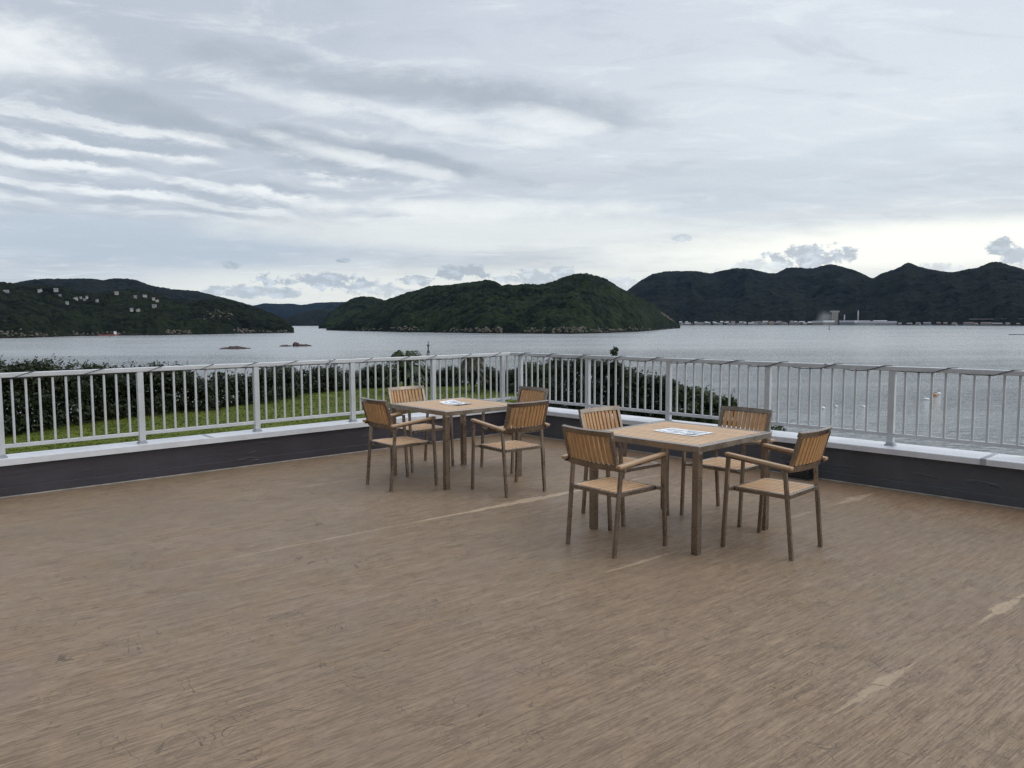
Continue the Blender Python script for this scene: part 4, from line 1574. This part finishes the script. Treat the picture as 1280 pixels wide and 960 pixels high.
HILLH = [(8, 366, 13, 'w', 'grey'), (50, 364.5, 12, 'w', 'white'), (70, 363.5, 12, 'w', 'grey'), (75, 370.5, 7, 'g', 'grey'), (94.5, 374.5, 13, 'w', 'white'), (101, 373, 6, 'w', 'grey'), (105.5, 375.8, 7, 'c', 'grey'),
         (108.5, 372.5, 7, 'w', 'brown'), (84, 380.3, 8, 'w', 'grey'), (121.5, 376.8, 8, 'w', 'white'), (145.5, 367.6, 12, 'c', 'grey'), (169, 372, 9, 'c', 'grey'), (181, 371.3, 12, 'w', 'grey'), (192, 374.3, 9, 'w', 'brown'),
         (196.5, 377.3, 9, 'w', 'white'), (193, 383.5, 12, 'c', 'grey'), (164.5, 388.4, 9, 'w', 'grey'), (172.5, 388.8, 11, 'c', 'white')]
HLAB = ['pale house at the far left edge of the hillside', 'wide white house high on the left hill near the skyline', 'white house near the skyline right of the wide one', 'small grey house under the skyline houses',
        'broad white house at the left end of the cluster in the middle of the hill', 'small white house next to the broad white house', 'cream house low in the middle hillside cluster',
        'white house with brown roof topmost in the middle cluster', 'small white house standing alone below the middle cluster', 'lone white house right of the middle cluster', 'cream house alone at the skyline of the left hill',
        'cream house left of the right hillside cluster', 'wide white house topmost in the right hillside cluster', 'white house with brown roof in the right hillside cluster', 'white flat-roofed house at the right end of the right cluster',
        'cream house lowest in the right hillside cluster', 'left one of the pair of houses low on the hill', 'right one of the pair of houses low on the hill']
WM = {'w': M['wall_white'], 'g': M['wall_grey'], 'c': M['wall_cream'], 'b': M['wall_brown']}
RM = {'grey': M['roof_grey'], 'white': M['roof_white'], 'brown': M['roof_brown']}
rr_ = random.Random(3)
for (px, py, w, wm, rm), lab in zip(HILLH, HLAB):
    p = hill_left(px, py)
    a = math.atan2(p.x, p.y)
    p -= Vector((math.sin(a), math.cos(a), 0)) * 4
    house(p + Vector((0, 0, -1.2)), w * 0.56, w * 0.4, 3.6, -a + rr_.uniform(-0.3, 0.3), WM[wm], RM[rm], lab, 'houses on the left hillside', flat=(rm == 'white'))

# boat moored under the left hill
SHL = lambda px, py: at_z(px, py, SEA)


def boat(px, py, L, hull_m, label, rz):
    p = SHL(px, py)
    a = math.atan2(p.x, p.y)
    rt = empty('boat', p, -a + rz)
    tag(rt, label, 'boat')
    b = MB()
    n = 10
    rows = []
    for i in range(n + 1):
        f = i / n
        x = (f - 0.5) * L
        w = L * 0.11 * (1 - max(0, (f - 0.55) / 0.45) ** 2 * 0.95)
        sheer = L * (0.075 + 0.05 * (2 * f - 1) ** 2 * (1.4 if f > .5 else .6))
        rows.append([b.bm.verts.new((x, y, z)) for y, z in ((-w, sheer), (-w * 0.8, -0.3), (w * 0.8, -0.3), (w, sheer))])
    for a_, c_ in zip(rows, rows[1:]):
        for k in range(4):
            b.bm.faces.new((a_[k], a_[(k + 1) % 4], c_[(k + 1) % 4], c_[k]))
    b.bm.faces.new(rows[0][::-1])
    b.bm.faces.new(rows[-1])
    b.build('hull', hull_m, rt)
    b = MB()
    b.box((L * 0.34, 0, L * 0.15), (L * 0.13, L * 0.13, L * 0.16), None, 0.1)
    b.box((L * 0.335, 0, L * 0.245), (L * 0.15, L * 0.15, 0.3), None, 0.05)
    b.build('cabin', M['hull_white'], rt)
    b = MB()
    b.tube([(-L * 0.3, 0, L * 0.06), (-L * 0.3, 0, L * 0.36)], 0.22, 6)
    b.build('mast', M['dark_steel'], rt)


boat(135.5, 419.7, 28, M['red_hull'], 'red work boat with white cabin moored under the left hill', 0.05)
house(SHL(186, 417.6) + Vector((0, 14, 2)), 8, 6, 6.5, 0.1, M['wall_white'], M['roof_grey'], 'small white house on the shore under the left hill, right of the red boat', 'houses on the left shore')

# far shore town
tl = {'w': 'white', 'g': 'grey', 'c': 'cream', 'b': 'brown'}
rt_ = random.Random(12)
ntown = 0
seen = {}


def shore_pt(px, back, z=0.0):
    a = px_dir(px, 405)[0]
    r0 = np.interp(px, [760, 1000, 1280, 1600], [3800, 3560, 3000, 2500]) - 40 + back
    return Vector((r0 * math.sin(a), r0 * math.cos(a), SEA + z)), a


# quay and low land the town stands on
def quay():
    b = MB()
    pts = [shore_pt(x, -45 if i % 2 else -60)[0] for i, x in enumerate(np.linspace(846, 1330, 40))]
    bk = [shore_pt(x, 160)[0] for x in np.linspace(1330, 846, 20)]
    b.poly_prism([Vector((p.x, p.y, SEA - 2)) for p in pts + bk], (0, 0, 4.2))
    o = b.build('quay_ground', M['quay'])
    tag(o, kind='structure')


quay()
T = []
for row, (bk, n) in enumerate(((-25, 26), (30, 22))):
    for k in range(n):
        px = 849 + (1022 - 849) * (k + rt_.uniform(0.15, 0.85)) / n
        T.append((px, bk + rt_.uniform(-8, 14), rt_.choice([14, 18, 22, 28, 34]), rt_.uniform(4, 8) + row * 4.5, rt_.choice('wwccggb'), rt_.choice(['grey', 'white', 'brown', 'white']), rt_.random() < 0.15, row))
for k in range(14):
    px = 1116 + (1290 - 1116) * (k + rt_.uniform(0.2, 0.8)) / 14
    T.append((px, rt_.uniform(-20, 30), rt_.choice([16, 22, 30, 38]), rt_.uniform(3, 6), rt_.choice('ccggbb'), rt_.choice(['grey', 'brown']), False, 2))
for (px, bk, w, h, wm, rm, flat, row) in T:
    p, a = shore_pt(px, bk, 2.8)
    where = ('in the waterfront row of the far town', 'in the back row of the far town', 'on the far shore right of the works')[row]
    lab = '%s %s building with %s roof %s' % ('tall' if h > 9.5 else 'low', tl[wm], rm, where)
    turn = rt_.random() < 0.4
    house(p, 12 if turn else w * 0.8, w * 0.8 if turn else 12, h, -a + rt_.uniform(-0.3, 0.3), WM[wm], RM[rm], lab, lab.split(' roof ')[1][:60] + ', ' + lab.split(' roof')[0], 'building', flat, 2, 'town_building')

# cement works: sheds, silo block, two stacks
gW = 'sheds of the waterside works'


def shed(px, bk, wpx, h, wm, rm, label):
    p, a = shore_pt(px, bk, 2.8)
    w = wpx * p.length / 964
    rt = house(p, w, 24, h, -a, wm, rm, label, gW, 'shed', False, 1, 'industrial_shed')


shed(1024, -20, 14, 8, M['wall_cream'], M['roof_grey'], 'cream shed at the left end of the waterside works')
shed(1036, -35, 12, 9, M['wall_white'], M['roof_white'], 'white shed in front of the tall silo block')
shed(1060, 0, 18, 9, M['wall_grey'], M['roof_grey'], 'grey shed behind the shorter chimney stack')
shed(1078, -10, 16, 8, M['wall_white'], M['roof_white'], 'white shed right of the tallest chimney stack')
shed(1100, 0, 14, 9, M['wall_cream'], M['roof_white'], 'cream shed with white roof at the right end of the works')
shed(1096, -42, 40, 6, M['wall_white'], M['roof_grey'], 'long low white quay shed along the water at the works')
p, a = shore_pt(1043.5, 15, 2.8)
rt = empty('silo_block', p, -a)
tag(rt, 'tall pale silo block of the waterside works', 'silo')
b = MB()
b.box((0, 0, 24), (24, 20, 54))
b.build('tower', M['wall_cream'], rt)
b = MB()
b.box((-2, 0, 52.5), (36, 16, 7))
b.build('top_house', M['wall_white'], rt)
b = MB()
b.tube([(-30, 0, 0), (-12, 0, 47)], 2.0, 6)
b.build('conveyor', M['wall_grey'], rt)
for px, top, lab in ((1055.3, 393.2, 'shorter white chimney stack of the waterside works'), (1072.3, 387.8, 'tallest white chimney stack of the waterside works')):
    p, a = shore_pt(px, 10, 2.8)
    h = at_r(px, top, p.xy.length).z - p.z
    rt = empty('chimney_stack', p)
    tag(rt, lab, 'chimney', 'chimney stacks of the works')
    b = MB()
    b.lathe([(3.2, -3), (2.6, h * 0.5), (2.2, h)], 10)
    b.build('shaft', M['wall_white'], rt)
    b = MB()
    b.lathe([(2.7, h - 2.5), (2.7, h - 1.2)], 10)
    b.build('platform', M['dark_steel'], rt)
# elevated shore road at the right
b = MB()
for i in range(14):
    p0, _ = shore_pt(1212 + i * 8, 60, 22)
    p1, _ = shore_pt(1212 + i * 8 + 8, 60, 22)
    b.beam(p0, p1 + (p1 - p0) * 0.02, 9, 2.6, bevel=0)
rd = b.build('shore_road', M['concrete'])
tag(rd, kind='structure')


# smoke over the works
def smoke():
    m = bpy.data.materials.new('works_smoke')
    m.use_nodes = True
    g = NG(m.node_tree)
    g.n.clear()
    v = g.new('ShaderNodeVolumePrincipled')
    v.inputs['Color'].default_value = (0.8, 0.8, 0.82, 1)
    tc = g.new('ShaderNodeTexCoord')
    q = g.mapping(tc.outputs['Object'], loc=(0, 0, -0.62), scale=(1 / 46, 1 / 27, 1 / 40))
    ln = g.new('ShaderNodeVectorMath', operation='LENGTH')
    g.put(ln.inputs[0], q)
    nz = g.noise(tc.outputs['Object'], 0.045, 4, 0.6, 0.5)
    dens = g.mul(g.ramp(g.add(ln.outputs['Value'], g.mul(g.sub(nz, 0.5), 1.3)), 0.95, 0.1), 0.022)
    g.put(v.inputs['Density'], dens)
    out = g.new('ShaderNodeOutputMaterial')
    g.l.new(v.outputs[0], out.inputs['Volume'])
    p, a = shore_pt(1031, 40, 2)
    b = MB()
    t = bmesh.new()
    bmesh.ops.create_icosphere(t, subdivisions=3, radius=1.0)
    for vv in t.verts:
        d = vv.co
        k = 1 + 0.25 * math.sin(d.x * 5 + d.z * 4) * math.cos(d.y * 3)
        vv.co = Vector((d.x * 46 * k, d.y * 27 * k, d.z * 40 * k + 25))
    b._join(t)
    o = b.build('smoke', m)
    o.location = p
    tag(o, 'thin pale smoke drifting beside the silo block', 'smoke', kind='stuff')


smoke()


# ------------------------------------------------------------------ things on the water
def reef(px, py, wpx, hpx, label, seed):
    p = SHL(px, py)
    k = p.xy.length / 964
    r = random.Random(seed)
    b = MB()
    for i in range(15):
        t = bmesh.new()
        bmesh.ops.create_icosphere(t, subdivisions=2, radius=1.0)
        sx = wpx * k * r.uniform(0.07, 0.17)
        x = r.uniform(-0.44, 0.44) * wpx * k
        pk = 1 - abs(x / (wpx * k)) * 1.6
        sz = hpx * k * r.uniform(0.35, 1.0) * max(0.25, pk)
        y = r.uniform(-1, 1) * wpx * k * 0.10
        for v in t.verts:
            n_ = 1 + 0.35 * (r.random() - 0.5)
            v.co = Vector((v.co.x * sx * n_ + x, v.co.y * sx * n_ + y, v.co.z * sz * n_))
        b._join(t)
    o = b.build('reef_rock', M['reef'])
    o.location = p
    o.rotation_euler = (0, 0, -math.atan2(p.x, p.y))
    tag(o, label, 'rocks', 'dark rocks awash in the bay')


reef(293, 436.2, 36, 4.2, 'low flat row of dark rocks in the bay, farther left', 1)
reef(368, 432.8, 37, 5.6, 'higher reddish dark rocks in the bay right of the flat row', 2)

p = SHL(535.5, 446)
k = p.xy.length / 964
rt = empty('beacon', p)
tag(rt, 'dark navigation beacon standing in the sea just above the railing', 'beacon')
b = MB()
b.lathe([(2.4 * k, -1), (2.2 * k, 4.0 * k), (1.9 * k, 5.0 * k)], 14)
b.build('base', M['concrete'], rt)
b = MB()
b.lathe([(1.9 * k, 5.0 * k), (1.5 * k, 7.2 * k), (0.85 * k, 8.0 * k), (0.80 * k, 12.5 * k), (1.8 * k, 14.6 * k)], 14)
b.build('tower', M['dark_steel'], rt)
b = MB()
b.lathe([(1.9 * k, 14.6 * k), (1.9 * k, 15.2 * k)], 14)
b.tube([(0, 0, 15.2 * k), (0, 0, 19.4 * k)], 0.42 * k, 8)
b.build('lantern', M['dark_steel'], rt)

p = SHL(1036.5, 412.0)
k = p.xy.length / 964
rt = empty('channel_marker', p)
tag(rt, 'slim dark channel marker in the water below the works', 'marker')
b = MB()
b.lathe([(1.0 * k, -1), (0.9 * k, 0.8 * k), (0.3 * k, 1.2 * k), (0.3 * k, 3.4 * k)], 8)
b.build('buoy_body', M['dark_steel'], rt)
b = MB()
b.lathe([(0.55 * k, 3.4 * k), (0.45 * k, 4.6 * k)], 8)
b.build('topmark', M['black'], rt)

p = SHL(1272, 418.6)
k = p.xy.length / 964
rt = empty('raft', p, -math.atan2(p.x, p.y))
tag(rt, 'low dark fish raft far out on the water at the right edge', 'raft')
b = MB()
for i in range(5):
    b.beam((-8 * k, (i - 2) * 2.0, 0.35), (8 * k, (i - 2) * 2.0, 0.35), 0.7, 0.7, bevel=0)
b.build('deck', M['dark_steel'], rt)
b = MB()
for i in range(7):
    b.tube([((i - 3) * 2.4 * k, -5, 0.1), ((i - 3) * 2.4 * k, 5, 0.1)], 0.5, 8)
b.build('floats', M['dark_steel'], rt)


def buoy(px, py, rpx, m, label, oblong=1.0):
    p = SHL(px, py)
    k = p.xy.length / 964
    rt = empty('buoy', p, random.uniform(0, 3))
    tag(rt, label, 'buoy', 'mooring buoys seen through the sea railing')
    R = rpx * k * 0.82
    b = MB()
    prof = [(R * math.cos(t) * 1.0 + 0.001, R * 0.35 + R * math.sin(t)) for t in np.linspace(-1.4, 1.45, 10)]
    b.lathe(prof, 14)
    if oblong != 1.0:
        bmesh.ops.scale(b.bm, vec=(oblong, 1, 0.8), verts=b.bm.verts)
    b.build('float', m, rt)
    b = MB()
    b.tube([(0, 0, R * 1.3), (0, 0, R * 1.6), (R * 0.2, 0, R * 1.75), (R * 0.35, 0, R * 1.6)], R * 0.08, 6)
    b.build('ring', M['dark_steel'], rt)


buoy(1029, 511, 2.6, M['white_buoy'], 'white buoy farthest left, larger of the first pair')
buoy(1045.3, 508.6, 1.9, M['white_buoy'], 'small white buoy beside a baluster, second from the left')
buoy(1079.5, 509, 2.2, M['white_buoy'], 'white buoy just left of the thick post nearest the right edge')
buoy(1158, 499.5, 2.4, M['white_buoy'], 'oblong white buoy next to the orange one', 1.5)
buoy(1169, 495.0, 2.8, M['orange_buoy'], 'orange buoy, the only coloured one')
buoy(1173.6, 493.2, 2.4, M['white_buoy'], 'white buoy touching the orange one on its right')


# ---- pale boulders along the shores
def shore_rocks():
    r = np.random.default_rng(8)
    t = bmesh.new()
    bmesh.ops.create_icosphere(t, subdivisions=1, radius=1.0)
    bv = np.array([v.co[:] for v in t.verts])
    bf = np.array([[v.index for v in f.verts] for f in t.faces])
    t.free()
    V, F, k = [], [], 0

    def put(p, s):
        nonlocal k
        vv = bv * (1 + 0.3 * r.normal(size=(len(bv), 1))) * np.array([s * r.uniform(0.8, 1.8), s, s * r.uniform(0.7, 1.4)]) + np.array(p)
        V.append(vv)
        F.append(bf + k)
        k += len(bv)
    for (x0, x1, y0, y1, n, s0, s1) in ((445, 478, 410, 414, 24, 1.0, 2.2), (488, 530, 409, 414.5, 40, 1.0, 2.3), (555, 628, 411, 416, 70, 1.0, 2.3), (655, 780, 411, 417, 110, 0.9, 2.3), (780, 845, 410.5, 414, 26, 1, 2.4),
                                   (700, 735, 409, 413, 18, 1.2, 2.2), (826, 842, 391, 402, 60, 1.5, 3.0)):
        for i in range(n):
            px = r.uniform(x0, x1)
            py = r.uniform(y0, y1) if x0 != 826 else 391 + (px - 826) / 16 * 12 + r.normal(0, 0.6)
            put(hill_isle(px, py), r.uniform(s0, s1))
    for (x0, x1, y0, y1, n, s0, s1) in ((-20, 75, 415, 421, 50, 0.8, 2.0), (90, 160, 416, 418.5, 30, 0.8, 1.8), (205, 240, 414, 418, 34, 0.8, 2), (292, 310, 412, 417, 30, 0.9, 2.2), (310, 362, 414, 416, 25, 1, 2), (255, 290, 388, 400, 26, 0.9, 1.8)):
        for i in range(n):
            put(hill_left(r.uniform(x0, x1), r.uniform(y0, y1)), r.uniform(s0, s1))
    o = link('shore_rocks', np_mesh('shore_rocks', np.vstack(V), np.vstack(F)), M['rock'])
    tag(o, 'pale boulders along the shores of the island and the left hill', 'rocks', kind='stuff')


shore_rocks()
